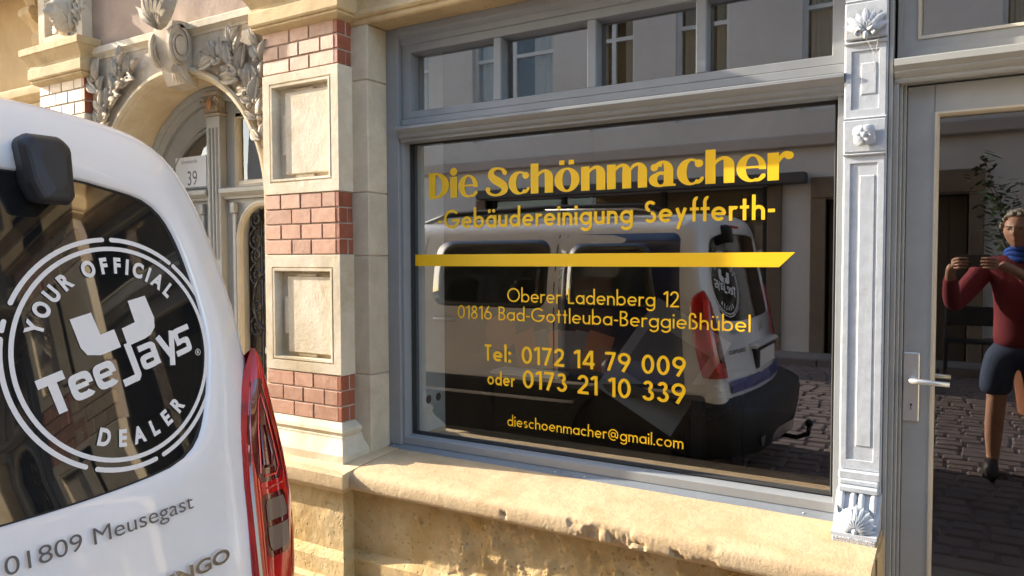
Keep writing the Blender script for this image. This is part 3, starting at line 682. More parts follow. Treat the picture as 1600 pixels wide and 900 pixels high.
obj('front_wall_back', MB().box(-2.36, .96, .12, .235, 2.52, 3.2), 'room_dark', RM)
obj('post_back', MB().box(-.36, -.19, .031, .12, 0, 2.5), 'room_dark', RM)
so_ = obj('power_socket', MB().box(-2.179, -2.172, .055, .205, .745, .825, .004), 'socket_white', RM)
for yy in (.092, .168):
    obj('socket_well', MB().tube([(-2.1715, yy, .785), (-2.1700, yy, .785)], [.029, .027], 20), 'socket_white', so_)
    obj('socket_hole', MB().tube([(-2.1699, yy, .785), (-2.1694, yy, .785)], .020, 20), 'photo_grey', so_)

# ------------------------------------------------------------------ portal with arched doorway
AC = (-3.575, 1.72); AR = .70
def portal(dx=0):
    cx = AC[0]+dx; cz = AC[1]; x0, x1 = -4.338+dx, -2.842+dx; ztop = 2.60
    P = empty('arched_portal', (0, 0, 0), TH)
    n = 48; L0 = []; L1 = []
    for k in range(n+1):
        a = pi*k/n; c, s = cos(a), sin(a)
        L0.append((cx+AR*c, -.235, cz+AR*s))
        tx = (x1-cx)/c if c > 1e-6 else ((x0-cx)/c if c < -1e-6 else 1e9); tz = (ztop-cz)/s if s > 1e-6 else 1e9; t = min(tx, tz)
        L1.append((cx+t*c, -.235, cz+t*s))
    L0 = [(cx+AR, -.235, 0)]+L0+[(cx-AR, -.235, 0)]; L1 = [(x1, -.235, 0)]+L1+[(x0, -.235, 0)]
    sp_ = obj('spandrel', MB().loops([L0, L1], False), 'relief_stone', P)
    # archivolt: roll, fillet and the deep plain soffit
    prof = [(AR+.030, -.234), (AR+.030, -.250), (AR+.018, -.262), (AR+.004, -.262), (AR-.006, -.250), (AR-.008, -.236), (AR-.016, -.232), (AR-.020, -.225), (AR-.022, .03)]
    L = []
    for r, y in prof:
        L.append([(cx+r, y, 0)]+[(cx+r*cos(pi*k/n), y, cz+r*sin(pi*k/n)) for k in range(n+1)]+[(cx-r, y, 0)])
    sharp(obj('archivolt', rough_mesh(MB().loops(L, False), .0015, 9), 'arch_stone', P), 30)
    # cornice over the spandrel
    cp = [(-.20, 2.585), (-.240, 2.588), (-.242, 2.600), (-.252, 2.612), (-.262, 2.618), (-.262, 2.650), (-.255, 2.656), (-.20, 2.660)]
    sharp(obj('string_course', rough_mesh(MB().extrude_x(cp, x0, x1, True, 30), .001, 9), 'pale_stone', P), 25)
    obj('upper_wall', rough_mesh(grid_xz(x0-.01, x1+.01, 2.655, 4.4, 60, 60, lambda x, z: -.225), .004, 5), 'rosy_plaster', P, True)
    return P
PT = portal(0); portal(5.38)
# keystone console with scrolls at both sides
def keystone(dx=0):
    K = empty('keystone', (0, 0, 0), TH); x0, x1 = -3.600+dx, -3.410+dx
    body = [(-.20, 2.335), (-.275, 2.345), (-.300, 2.40), (-.325, 2.47), (-.345, 2.54), (-.352, 2.60), (-.34, 2.645), (-.30, 2.655), (-.20, 2.655)]
    sharp(obj('console_body', MB().extrude_x(body, x0+.02, x1-.02), 'relief_stone', K), 30)
    for xa, xb in ((x0, x0+.035), (x1-.035, x1)):
        sp1 = []; sp2 = []; cy, cz = -.312, 2.530; N = 46
        for k in range(N+1):
            t = k/N; a = radians(90)+t*radians(560); r = .105*(1-t*.60)
            sp1.append((cy+r*cos(a)*-0.60, cz+r*sin(a)*1.0)); r2 = r-.020*(1-.35*t); sp2.append((cy+r2*cos(a)*-.60, cz+r2*sin(a)))
        poly = sp1+sp2[::-1]
        mb = MB(); m = len(sp1)
        mb.loops([[(xa, *sp1[k]) for k in range(m)], [(xb, *sp1[k]) for k in range(m)], [(xb, *sp2[k]) for k in range(m)], [(xa, *sp2[k]) for k in range(m)], [(xa, *sp1[k]) for k in range(m)]], False)
        # band running back from the scroll to the wall
        mb.extrude_x([(cy, cz+.105), (cy+.11, cz+.118), (cy+.11, cz+.090), (cy, cz+.086)], xa, xb)
        sharp(obj('scroll', mb, 'relief_stone', K), 50)
        disc = MB().extrude_x([(cy+.097*cos(2*pi*k/28)*.60, cz+.097*sin(2*pi*k/28)) for k in range(28)], xa+.006, xb-.010)
        disc.extrude_x([(cy+.046*cos(2*pi*k/28)*.62, cz-.004+.046*sin(2*pi*k/28)) for k in range(28)], xa, xb+.001)
        sharp(obj('scroll_eye', disc, 'relief_stone', K), 40)
    fr_ = MB()
    for k in range(7): petal(fr_, ((x0+x1)/2+.02, 2.60), pi/2+(k-3)*.30, .27-.012*abs(k-3), .052, -.355, .040, 9, .8)
    fr_.map(lambda p: Vector((p.x, p.y-(p.z-2.60)*.15, p.z)))
    obj('acanthus_leaf', fr_, 'relief_stone', K, True)
    f2 = MB()
    for k in range(5): petal(f2, ((x0+x1)/2+.05, 2.44), -pi/2+(k-2)*.3, .10, .03, -.31, .014, 6, .8)
    f2.map(lambda p: Vector((p.x, p.y+(2.44-p.z)*.3, p.z))); obj('acanthus_leaf', f2, 'relief_stone', K, True)
    return K
keystone(0); keystone(5.38)
# laurel branches in the spandrels, carved leaf by leaf
def leaf_proto(l, wd, cup):
    mb = MB(); n = 8; V = []
    for i in range(n+1):
        t = i/n; hw = wd/2*max(.02, sin(pi*t**.85)**1.15)*1.06; lift = -cup*1.6*sin(pi*min(1, t*.9+.05))-cup*.8*t
        for s_, d in ((-1, -.75), (-.55, .05), (-.12, .55), (0, -.35), (.12, .55), (.55, .05), (1, -.75)):
            V.append((t*l, lift+d*cup, s_*hw))
        for s_ in (1, -1): pass
    mb.add(V, [(i*7+k, i*7+k+1, (i+1)*7+k+1, (i+1)*7+k) for i in range(n) for k in range(6)])
    # skirt gives the leaf thickness down to the ground of the relief
    for e in (0, 6):
        base = len(mb.v); rim = [i*7+e for i in range(n+1)]
        mb.v += [(V[i][0]*.97, V[i][1]+.022, V[i][2]*.8) for i in rim]
        mb.f += [(rim[i], rim[i+1], base+i+1, base+i) for i in range(n)]
    return mb
PROTO = {}
def relief(dx, branches, seed, name='laurel_relief'):
    R = empty(name, (0, 0, 0), TH); rr = random.Random(seed); st = MB(); be = []
    for (pts, n0) in branches:
        P3 = [(x+dx, -.250, z) for x, z in pts]; st.tube(P3, [.010-.006*i/len(P3) for i in range(len(P3))], 7)
        seg = [Vector((x, z)) for x, z in pts]; tot = len(seg)-1
        for k in range(n0):
            t = (k+.35)/n0*tot; i = min(int(t), tot-1); p = seg[i].lerp(seg[i+1], t-i); d = (seg[i+1]-seg[i]).normalized(); a0 = math.atan2(d.y, d.x)
            for s_ in (-1, 1):
                a = a0+s_*rr.uniform(.55, .95); key = rr.randrange(3); l = (.135, .12, .15)[key]
                if key not in PROTO: PROTO[key] = obj('leaf', leaf_proto(l, (.055, .060, .062)[key], .010), 'relief_stone', R, True); o = PROTO[key]
                else: o = inst(PROTO[key], R)
                o.location = (p.x+dx, -.250-rr.uniform(0, .014), p.y); o.rotation_euler = (rr.uniform(-.22, .22), -a, rr.uniform(-.25, .06)); o.scale = (rr.uniform(.72, .98),)*3
                if rr.random() < .45: be.append((p.x+dx+d.y*.022*s_, p.y-d.x*.022*s_))
        e = seg[-1]; d = (seg[-1]-seg[-2]).normalized(); o = inst(PROTO[0], R, (e.x+dx, -.258, e.y), (0, -math.atan2(d.y, d.x), -.1))
    obj('stem', st, 'relief_stone', R, True)
    for k, (x, z) in enumerate(be): obj('berry', MB().ball((x, -.266, z), .014, 10, 7), 'relief_stone', R, True)
    return R
left_b = [([(-4.27, 1.95), (-4.25, 2.10), (-4.20, 2.22), (-4.12, 2.33), (-4.02, 2.42), (-3.92, 2.48)], 8), ([(-4.22, 2.18), (-4.22, 2.30), (-4.25, 2.42), (-4.27, 2.50)], 4), ([(-4.08, 2.37), (-4.04, 2.47), (-4.03, 2.53)], 3)]
right_b = [([(-2.885, 1.98), (-2.915, 2.14), (-2.97, 2.25), (-3.06, 2.36), (-3.16, 2.43), (-3.24, 2.46)], 8), ([(-2.925, 2.17), (-2.90, 2.30), (-2.885, 2.42), (-2.885, 2.50)], 4), ([(-3.03, 2.32), (-3.06, 2.44), (-3.08, 2.50)], 3)]
for dx in (0, 5.38):
    relief(dx, left_b, 4); relief(dx, right_b, 9)

# ------------------------------------------------------------------ head builder (bust and photographer)
def head_mesh(mb, c, s, yaw=0., nu=40, nv=34):
    """face looks along -y before yaw; s = half height"""
    L = []
    G = lambda u, v, u0, v0, su, sv_: math.exp(-((u-u0)/su)**2-((v-v0)/sv_)**2)
    R = Matrix.Rotation(yaw, 3, 'Z')
    for j in range(nv+1):
        th = .004+(pi-.008)*j/nv; lp = []
        for i in range(nu):
            ph = 2*pi*i/nu; x, y, z = sin(th)*sin(ph), -sin(th)*cos(ph), cos(th)
            X, Y, Z = x*.70, y*.86, z
            if z < 0: X *= 1-.28*(-z)**1.3; Y = Y*(1-.10*(-z)) + (-.05*(-z))
            if y < 0:
                f = -y; d = 0
                d += .23*G(x, z, 0, -.16, .13, .16)*f + .14*G(x, z, 0, .06, .10, .22)      # nose
                d += .07*G(x, z, 0, .22, .55, .09) - .11*(G(x, z, .30, .07, .16, .10)+G(x, z, -.30, .07, .16, .10))
                d += .05*(G(x, z, .30, .06, .10, .05)+G(x, z, -.30, .06, .10, .05))
                d += .12*G(x, z, 0, -.42, .20, .05) + .11*G(x, z, 0, -.54, .17, .05) - .09*G(x, z, 0, -.48, .22, .025)
                d += .13*G(x, z, 0, -.76, .22, .13) - .06*G(x, z, 0, -.33, .3, .05)
                Y -= d
            p = R @ Vector((X*s, Y*s, Z*s)); lp.append((c[0]+p.x, c[1]+p.y, c[2]+p.z))
        L.append(lp)
    mb.loops(L, True, True, True); return mb
# ------------------------------------------------------------------ left pier with carved head
def pier(dx=0):
    P = empty('pier', (0, 0, 0), TH); x0, x1 = -4.820+dx, -4.338+dx; yb = -.23
    for za, zb in ((1.495, 1.779), (2.287, 2.505)): obj('mortar_core', MB().box(x0+.004, x1-.004, PY+.006, yb+.05, za, zb), 'mortar', P)
    bricks(P, x0, x1, PY, yb, 2.505, 3, .072, 'brick_cream_glare', 'brick_red', 0)
    obj('stone_block', MB().box(x0-.003, x1+.003, PY-.003, yb+.02, 1.78, 2.286, .004), 'pale_stone', P)
    bricks(P, x0, x1, PY, yb, 1.776, 4, .0698, 'brick_cream_glare', 'brick_red', 1)
    obj('stone_block', MB().box(x0-.003, x1+.003, PY-.003, yb+.02, .2, 1.494, .004), 'pale_stone', P)
    sharp(obj('capital', course_box(MB(), x0, x1, PY, yb+.03, CAP), 'warm_stone', P), 25)
    a, b = x0+.005, x1-.005
    sharp(obj('framed_niche', MB().rects([(a,b,2.712,3.35,yb+.03),(a,b,2.712,3.35,PY),(a+.068,b-.068,2.775,3.29,PY),(a+.074,b-.074,2.781,3.284,PY+.010),(a+.084,b-.084,2.79,3.27,PY+.07)]), 'pale_stone', P), 25)
    H = empty('carved_head', (0, 0, 0), P); hx = (x0+x1)/2+.012
    hc = (hx+.035, -.238, 2.892)
    hm = MB(); head_mesh(hm, hc, .134, -.22, 80, 70)
    hm.tube([(hx+.045, -.235, 2.88), (hx+.045, -.235, 2.77)], [.06, .08], 16)
    obj('face', hm, 'relief_stone', H, True)
    ha = MB(); rr = random.Random(5)
    for k in range(26):
        a0 = rr.uniform(-.9, 2.6); r0 = rr.uniform(.115, .155); px = hc[0]+.02+r0*cos(a0)*.75; pz = hc[2]+.02+r0*sin(a0)*1.05; pts = []
        for q in range(7): pts.append((px+.018*q*cos(a0-1.2)+.010*sin(q*1.6+k), -.268-rr.uniform(0, .03), pz-.016*q+.010*cos(q*1.4+k)))
        ha.tube(pts, [.012, .013, .012, .011, .010, .008, .004], 6)
    for k in range(10):
        pts = [(hc[0]+.09+.012*sin(q+k), -.275-.01*(k % 3), hc[2]+.06-.03*q+.003*k) for q in range(7)]; ha.tube(pts, .011, 6)
    obj('hair', ha, 'relief_stone', H, True)
    dr = MB()
    for k in range(7):
        dr.tube([(hx-.13+.02*k, -.262-.008*(k % 3), 2.80+.012*k), (hx-.02+.014*k, -.285-.006*(k % 2), 2.792+.004*k), (hx+.10+.006*k, -.27, 2.83+.012*k), (hx+.13, -.25, 2.90+.01*k)], [.008, .016, .014, .006], 7)
    obj('drapery', dr, 'relief_stone', H, True)
    obj('upper_block', MB().box(x0, x1, PY, yb+.05, 3.352, 4.4, .004), 'warm_stone', P)
pier(0); pier(5.38+.0)

# ------------------------------------------------------------------ wall left of the pier, its string course, corbels and balcony
WL = empty('side_wall', (0, 0, 0), TH)
obj('wall_face', rough_mesh(grid_xz(-9.5, -4.80, 2.36, 4.4, 90, 40, lambda x, z: -.10), .004, 3), 'ochre_plaster', WL, True)
wp = [(.0, 2.30), (-.12, 2.30), (-.145, 2.315), (-.150, 2.345), (-.128, 2.36), (-.128, 2.385), (-.150, 2.40), (-.175, 2.43), (-.19, 2.44), (-.19, 2.475), (-.175, 2.485), (-.10, 2.50)]
wp = [(.0, 2.290), (-.13, 2.290), (-.150, 2.305), (-.150, 2.400), (-.165, 2.408), (-.165, 2.450), (-.150, 2.458), (-.175, 2.480), (-.200, 2.50), (-.205, 2.52), (-.205, 2.545), (-.19, 2.556), (-.09, 2.57)]
sharp(obj('string_course', rough_mesh(MB().extrude_x(wp, -9.5, -4.815, True, 40), .0015, 7), 'warm_stone', WL), 25)
obj('window_recess', MB().box(-9.5, -4.83, -.02, .1, .9, 2.29), 'grey_paint', WL)
obj('wall_base', MB().box(-9.5, -4.82, -.12, .1, 0, .9), 'warm_stone', WL)
for x in (-5.10, -6.4, -7.7):
    cb_ = MB().extrude_x([(-.09, 2.735), (-.115, 2.74), (-.150, 2.79), (-.165, 2.85), (-.150, 2.90), (-.165, 2.93), (-.20, 2.955), (-.225, 2.99), (-.225, 3.03), (-.20, 3.05), (-.185, 3.045), (-.19, 3.08), (-.23, 3.14), (-.30, 3.2), (-.09, 3.2)], x-.055, x+.055)
    cb_.tube([(x-.066, -.20, 3.005), (x+.066, -.20, 3.005)], .032, 16)
    sharp(obj('corbel', cb_, 'warm_stone', WL), 30)
obj('balcony_slab', MB().box(-9.4, -4.86, -.42, -.02, 3.201, 3.33, .01), 'warm_stone', WL)
obj('rear_mass', MB().box(-9.5, 6.4, .25, .5, 3.31, 8.2), 'ochre_plaster', WL)
obj('upper_facade', MB().box(-9.5, 6.4, -.20, .25, 4.4, 8.2), 'ochre_plaster', WL)
obj('roof', MB().box(-9.7, 6.6, -.45, 4, 8.2, 8.5), 'dark_seam', WL)
obj('side_wall_right', MB().box(4.9+.0, 6.4, -.12, .2, 0, 4.4), 'ochre_plaster', WL)
obj('portal_back', MB().box(-4.83, -2.44, .45, .5, 0, 4.4), 'room_dark', WL)
obj('jamb_back', MB().box(.96, 1.20, -.18, .12, 0, 4.4), 'pale_stone', WL)

# ------------------------------------------------------------------ old double door with the number
def old_door(dx=0, full=True):
    D = empty('entrance_door', (0, 0, 0), TH); cx = AC[0]+dx; Y = .035; m = 'old_door_paint'
    # arched head frame
    n = 40; L = []
    for r, y in ((.69, .03), (.69, -.012), (.672, -.020), (.655, -.018), (.648, -.004), (.628, -.004), (.622, .006), (.60, .010), (.60, .05)):
        L.append([(cx+r, y+Y-.03, 1.72)]+[(cx+r*cos(pi*k/n), y+Y-.03, 1.72+r*sin(pi*k/n)) for k in range(n+1)]+[(cx-r, y+Y-.03, 1.72)])
    sharp(obj('arched_frame', MB().loops(L, False), m, D), 30)
    # wide flat of the fanlight with two glazed lights
    def light(xa, xb, za, ztop_fn, nn=18):
        xs_ = [xa+(xb-xa)*k/nn for k in range(nn+1)]; return [(xb, za), ]+[(x, ztop_fn(x)) for x in xs_[::-1]]+[(xa, za)]
    R2 = .46
    def top(x): return 1.72+math.sqrt(max(.0, R2*R2-(x-cx)**2))
    polyL = light(cx-.44, cx-.10, 1.875, lambda x: max(1.88, top(x)))
    polyR = light(cx+.17, cx+.43, 1.875, lambda x: 2.215 if x < cx+.40 else 2.21)
    for poly in (polyL, polyR):
        c = (sum(p[0] for p in poly)/len(poly), sum(p[1] for p in poly)/len(poly))
        def off(k, y): return [(c[0]+(x-c[0])*k, y, c[1]+(z-c[1])*k) for x, z in poly]
        sharp(obj('light_frame', MB().loops([off(1.16, Y+.01), off(1.15, Y-.018), off(1.10, Y-.022), off(1.06, Y-.012), off(1.0, Y-.010), off(.98, Y+.012)], True), 'bead_paint' if poly is polyR else m, D), 30)
        obj('pane', MB().add([(x, Y+.005, z) for x, z in poly], [tuple(range(len(poly)))]), 'old_glass', D)
    # flat board around the lights, left open where the glass is: strips
    bd = MB().box(cx-.60, cx-.475, Y+.0, Y+.03, 1.84, 2.22).box(cx-.60, cx-.055, Y+.0, Y+.03, 1.80, 1.855).box(cx+.055, cx+.60, Y+.0, Y+.03, 1.80, 1.84).box(cx+.055, cx+.135, Y+.0, Y+.03, 1.84, 2.28).box(cx+.46, cx+.60, Y+.0, Y+.03, 1.84, 2.2).box(cx+.135, cx+.46, Y+.001, Y+.03, 2.245, 2.34)
    k_ = 14; outer = [(cx+.62*cos(radians(90+75*i/k_)), 1.72+.62*sin(radians(90+75*i/k_))) for i in range(k_+1)]; inner = [(cx-.05-.40*math.sin(radians(75*i/k_))*1.0, max(1.86, top(cx-.05-.40*math.sin(radians(75*i/k_)))+.03)) for i in range(k_+1)]
    bd.loops([[(x, Y+.002, z) for x, z in outer], [(x, Y+.002, z) for x, z in inner]], False)
    bd.box(cx-.055, cx+.135, Y+.003, Y+.03, 2.15, 2.34)
    obj('fanlight_board', bd, m, D)
    # slim fluted post with composite capital
    px0, px1 = cx-.057, cx+.057
    pf = MB().box(px0, px1, Y-.045, Y, .1, 2.235, .003)
    for q in range(3): pf.tube([(px0+.028+.029*q, Y-.045, 1.45), (px0+.028+.029*q, Y-.045, 2.17)], .0085, 8)
    obj('fluted_post', pf, m, D)
    cpz = MB().box(px0-.012, px1+.012, Y-.058, Y, 2.236, 2.25, .003).box(px0-.016, px1+.016, Y-.066, Y, 2.345, 2.368, .004)
    cpz.box(px0+.006, px1-.006, Y-.045, Y, 2.25, 2.345)
    for s_ in (-1, 1): cpz.tube([(cx+s_*.040, Y-.062, 2.318), (cx+s_*.060, Y-.066, 2.334), (cx+s_*.072, Y-.066, 2.318), (cx+s_*.060, Y-.066, 2.306)], .009, 7)
    for q in range(5): petal(cpz, (cx-.048+.024*q, 2.252), pi/2, .055, .026, Y-.052, .012, 6, .7)
    obj('post_capital', cpz, 'relief_stone', D)
    obj('gilt_leaf', petal(MB(), (cx, 2.268), pi/2, .075, .038, Y-.062, .014, 8, .8), 'gilt', D, True)
    # transom cornice
    cprof = [(Y, 1.775), (Y-.030, 1.778), (Y-.032, 1.790), (Y-.050, 1.800), (Y-.060, 1.812), (Y-.060, 1.832), (Y-.052, 1.838), (Y, 1.842)]
    for a, b in ((cx-.66, px0-.002), (px1+.002, cx+.66)): sharp(obj('transom_cornice', MB().extrude_x(cprof, a, b), m, D), 25)
    # door leaves: stiles, arched light with iron grille, brackets
    for s_ in (-1, 1):
        xa, xb = (px1+.002, cx+.665) if s_ > 0 else (cx-.665, px0-.002); mid = (xa+xb)/2; r = .175; zt = 1.555
        oL = []; iL = []
        for k in range(21):
            a = pi*k/20; oL.append((mid+(xb-xa)/2*(1 if cos(a) > .3 else -1 if cos(a) < -.3 else cos(a)/.3), 1.775 if sin(a) > .3 or True else 0)); iL.append((mid+r*cos(a), zt+r*sin(a)))
        oL = [(xb, .1)]+[(xb, 1.40)]+oL+[(xa, 1.40), (xa, .1)]; iL = [(mid+r, .62), (mid+r, 1.40)]+iL+[(mid-r, 1.40), (mid-r, .62)]
        lf = MB().loops([[(x, Y-.005, z) for x, z in oL], [(x, Y-.005, z) for x, z in iL], [(x, Y+.03, z) for x, z in iL]], False)
        lf.box(xa, xb, Y-.0045, Y+.02, .1, .619)
        lf_o = obj('door_leaf', lf, m, D)
        fr2 = []
        for rr_, y_ in ((r+.034, Y-.006), (r+.034, Y-.022), (r+.020, Y-.030), (r+.004, Y-.022), (r, Y+.0)):
            fr2.append([(mid+rr_, y_, .62)]+[(mid+rr_*cos(pi*k/20), y_, zt+rr_*sin(pi*k/20)) for k in range(21)]+[(mid-rr_, y_, .62)])
        sharp(obj('arched_bead', MB().loops(fr2, False), 'bead_paint', D), 30)
        br = MB()
        for q in (-1, 1):
            bx = mid+q*(r+.052); br.box(bx-.014, bx+.014, Y-.022, Y-.005, .62, 1.70, .003); br.box(bx-.020, bx+.020, Y-.034, Y-.005, 1.70, 1.760, .005)
        obj('pilaster_strip', br, m, D)
        obj('dark_pane', MB().add([(mid-r, Y+.045, .6), (mid+r, Y+.045, .6), (mid+r, Y+.045, zt+r), (mid-r, Y+.045, zt+r)], [(0, 1, 2, 3)]), 'old_glass', D)
        gr = MB(); gy = Y+.012
        for q in range(-2, 3): gr.tube([(mid+q*.058, gy, .62), (mid+q*.058, gy, zt+math.sqrt(max(0, r*r-(q*.058)**2)))], .0045, 6)
        def spiral(x, z, r0, a0, d, turns=1.5, N=26): gr.tube([(x+r0*(1-t/N*.8)*cos(a0+d*t/N*turns*2*pi), gy-.010, z+r0*(1-t/N*.8)*sin(a0+d*t/N*turns*2*pi)) for t in range(N+1)], .0052, 6)
        for zz in (.80, 1.08, 1.36, 1.55):
            for q in (-1, 1): spiral(mid+q*.075, zz, .062, pi/2 if q > 0 else pi/2, -q); spiral(mid+q*.075, zz+.11, .045, -pi/2, q)
        gr.tube([(mid+.10*cos(2*pi*k/30), gy-.014, 1.22+.15*sin(2*pi*k/30)) for k in range(31)], .006, 6)
        obj('iron_grille', gr, 'iron', D)
    return D
OD = old_door(0); old_door(5.38)
def text_mesh(s, size, name, mat, parent, loc, M3, extr=0., offs=0., align='LEFT', sx=1., shear=0.):
    c = bpy.data.curves.new(name, 'FONT'); c.body = s; c.size = size; c.extrude = extr; c.offset = offs; c.align_x = align; c.align_y = 'BOTTOM_BASELINE'; c.shear = shear
    t = bpy.data.objects.new(name, c); COL.objects.link(t); dg = bpy.context.evaluated_depsgraph_get()
    me = bpy.data.meshes.new_from_object(t.evaluated_get(dg)); bpy.data.objects.remove(t, do_unlink=True); bpy.data.curves.remove(c)
    for v in me.vertices: v.co.x *= sx
    me.materials.clear(); me.materials.append(MATS[mat]); o = bpy.data.objects.new(name, me); COL.objects.link(o)
    if parent: o.parent = parent
    o.matrix_local = Matrix.Translation(loc) @ M3.to_4x4(); return o
FACE = Matrix(((1, 0, 0), (0, 0, -1), (0, 1, 0)))      # text plane turned to face -y
sgn = obj('number_sign', MB().box(-3.955, -3.678, .020, .028, 1.862, 2.035), 'paper_white', TH)
text_mesh('39', .118, 'sign_number', 'grey_print', sgn, Vector((-3.852, .0195, 1.872)), FACE, sx=.82)
text_mesh('Schmiedestraße', .030, 'sign_heading', 'grey_print', sgn, Vector((-3.90, .0195, 1.998)), FACE, sx=.75)

# ------------------------------------------------------------------ the white van (local x: towards the facade, y: forward, z: up)
VN = tag(empty('parked_van', (-1.27, -2.0, 0)), 'white family van with a round white dealer logo on its dark rear window', 'van')
VN.rotation_euler = (0, 0, radians(88))
VC = -.46
def vrear(z): return .2*(z-1.4)
HALF = [(.0, .50), (.60, .50), (.82, .505), (.850, .55), (.862, .70), (.866, .90), (.862, 1.08), (.868, 1.14), (.866, 1.22), (.852, 1.33), (.828, 1.43), (.800, 1.52), (.770, 1.59), (.735, 1.645), (.685, 1.685), (.60, 1.712), (.42, 1.730), (.15, 1.738), (.0, 1.740)]
GLS = [(.0, 1.052), (.29, 1.052), (.39, 1.052), (.488, 1.055), (.562, 1.060), (.610, 1.067), (.645, 1.081), (.672, 1.105), (.694, 1.150), (.712, 1.215), (.722, 1.28), (.718, 1.34), (.704, 1.41), (.685, 1.475), (.664, 1.520), (.640, 1.548), (.604, 1.568), (.526, 1.584), (.470, 1.592), (.26, 1.600), (.0, 1.603)]
def smooth_poly(P, n=4):
    o = []
    for i in range(len(P)-1):
        p0, p1, p2, p3 = P[max(i-1, 0)], P[i], P[i+1], P[min(i+2, len(P)-1)]
        for k in range(n):
            t = k/n; o.append(tuple(.5*((2*b)+(-a+c)*t+(2*a-5*b+4*c-d)*t*t+(-a+3*b-3*c+d)*t**3) for a, b, c, d in zip(p0, p1, p2, p3)))
    return o+[P[-1]]
def full(P): return P+[(-a, z) for a, z in P[-2:0:-1]]
def by_angle(loop, zc, angs):
    out = []; n = len(loop)
    for th in angs:
        dx, dz = cos(th), sin(th); best = None
        for i in range(n):
            (x0, z0), (x1, z1) = loop[i], loop[(i+1) % n]; z0 -= zc; z1 -= zc; ex, ez = x1-x0, z1-z0; det = dx*(-ez)+ex*dz
            if abs(det) < 1e-12: continue
            t = (x0*(-ez)+ex*z0)/det; u = (dx*z0-dz*x0)/det
            if t > 0 and -1e-6 <= u <= 1+1e-6 and (best is None or t > best): best = t
        out.append((dx*best, zc+dz*best))
    return out
ANG = [2*pi*(k+.5)/220 for k in range(220)]
OUT = by_angle(full(smooth_poly(HALF)), 1.25, ANG); GIN = by_angle(full(smooth_poly(GLS)), 1.25, ANG)
def crown(a): return .14*a*a
def sect(d, e, f=1.0):
    l = []
    for a, z in OUT:
        L_ = math.hypot(a, z-1.25); k = 1-d/L_; aa, zz = a*k, 1.25+(z-1.25)*k; zq = .5+(zz-.5)*f
        l.append((VC+aa, vrear(zz)*max(0, 1-e/1.2)+crown(aa)*max(0, 1-e/1.0)+e, zq))
    return l
def glring(k, off):
    l = []
    for (a, z) in GIN:
        aa, zz = a*k, 1.30+(z-1.30)*k; l.append((VC+aa, vrear(zz)+crown(aa)+off, zz))
    return l
def mid(l0, l1, t, push): return [tuple(Vector(p).lerp(Vector(q), t)+Vector((0, push, 0))) for p, q in zip(l0, l1)]
g0 = glring(1.0, .0); s0 = sect(.075, .004)
body = [glring(.985, .012), glring(.992, .010), glring(1.0, .001), glring(1.012, -.003), mid(glring(1.012, 0), s0, .3, -.006), mid(glring(1.012, 0), s0, .65, -.007), s0, sect(.045, .012), sect(.025, .026), sect(.012, .044), sect(.004, .066), sect(0, .10), sect(0, .2), sect(-.004, .6), sect(-.006, 1.2), sect(-.006, 2.0), sect(0, 2.4), sect(.01, 2.65, .98), sect(.02, 2.85, .90), sect(.03, 3.05, .77), sect(.04, 3.25, .60), sect(.05, 3.5, .50), sect(.07, 3.8, .43), sect(.12, 3.97, .34), sect(.22, 4.02, .24)]
bo = obj('body', MB().loops(body, True, False, True), 'van_white', VN, True)
gl = [glring(k__, .0035) for k__ in (.990, .8, .6, .4, .2, .05)]
RGm = obj('rear_window', MB().loops(gl, True, False, True), 'van_black_glass', VN, True)
obj('window_seal', MB().loops([glring(1.0, .004), glring(.985, .003), glring(.985, .012)], True), 'rubber', VN, True)
def halfw(z):
    P = HALF
    for (a0, z0), (a1, z1) in zip(P[1:-1], P[2:]):
        if z0 <= z <= z1: return a0+(a1-a0)*(z-z0)/(z1-z0+1e-9)
    return .85
def side_patch(name, poly, mat, off=.004, s=1, parent=VN):
    """flat shape (v, z) wrapped on the body side"""
    c = (sum(p[0] for p in poly)/len(poly), sum(p[1] for p in poly)/len(poly)); L = []
    for k in (1., .8, .6, .4, .2, .03): L.append([(VC+s*(halfw(c[1]+(z-c[1])*k)+.004+off), c[0]+(v-c[0])*k, c[1]+(z-c[1])*k) for v, z in poly])
    e = [(x-s*.02, y, z) for x, y, z in L[0]]
    return obj(name, MB().loops([e]+L, True, False, True), mat, parent, True)
def rpoly(v0, v1, z0, z1, r, slant=0., n=5):
    P = []
    for cx_, cz_, a0 in ((v1-r, z0+r, -90), (v1-r, z1-r, 0), (v0+r, z1-r, 90), (v0+r, z0+r, 180)):
        for k in range(n+1):
            a = radians(a0+90*k/n); x, z = cx_+r*cos(a), cz_+r*sin(a); P.append((x+slant*(z-z0)*(1 if cx_ < (v0+v1)/2 else 0), z))
    # densify straight edges
    Q = []
    for i, p in enumerate(P):
        q = P[(i+1) % len(P)]; Q.append(p); m_ = int(math.hypot(q[0]-p[0], q[1]-p[1])/.05)
        for k in range(1, m_+1): Q.append((p[0]+(q[0]-p[0])*k/(m_+1), p[1]+(q[1]-p[1])*k/(m_+1)))
    return Q
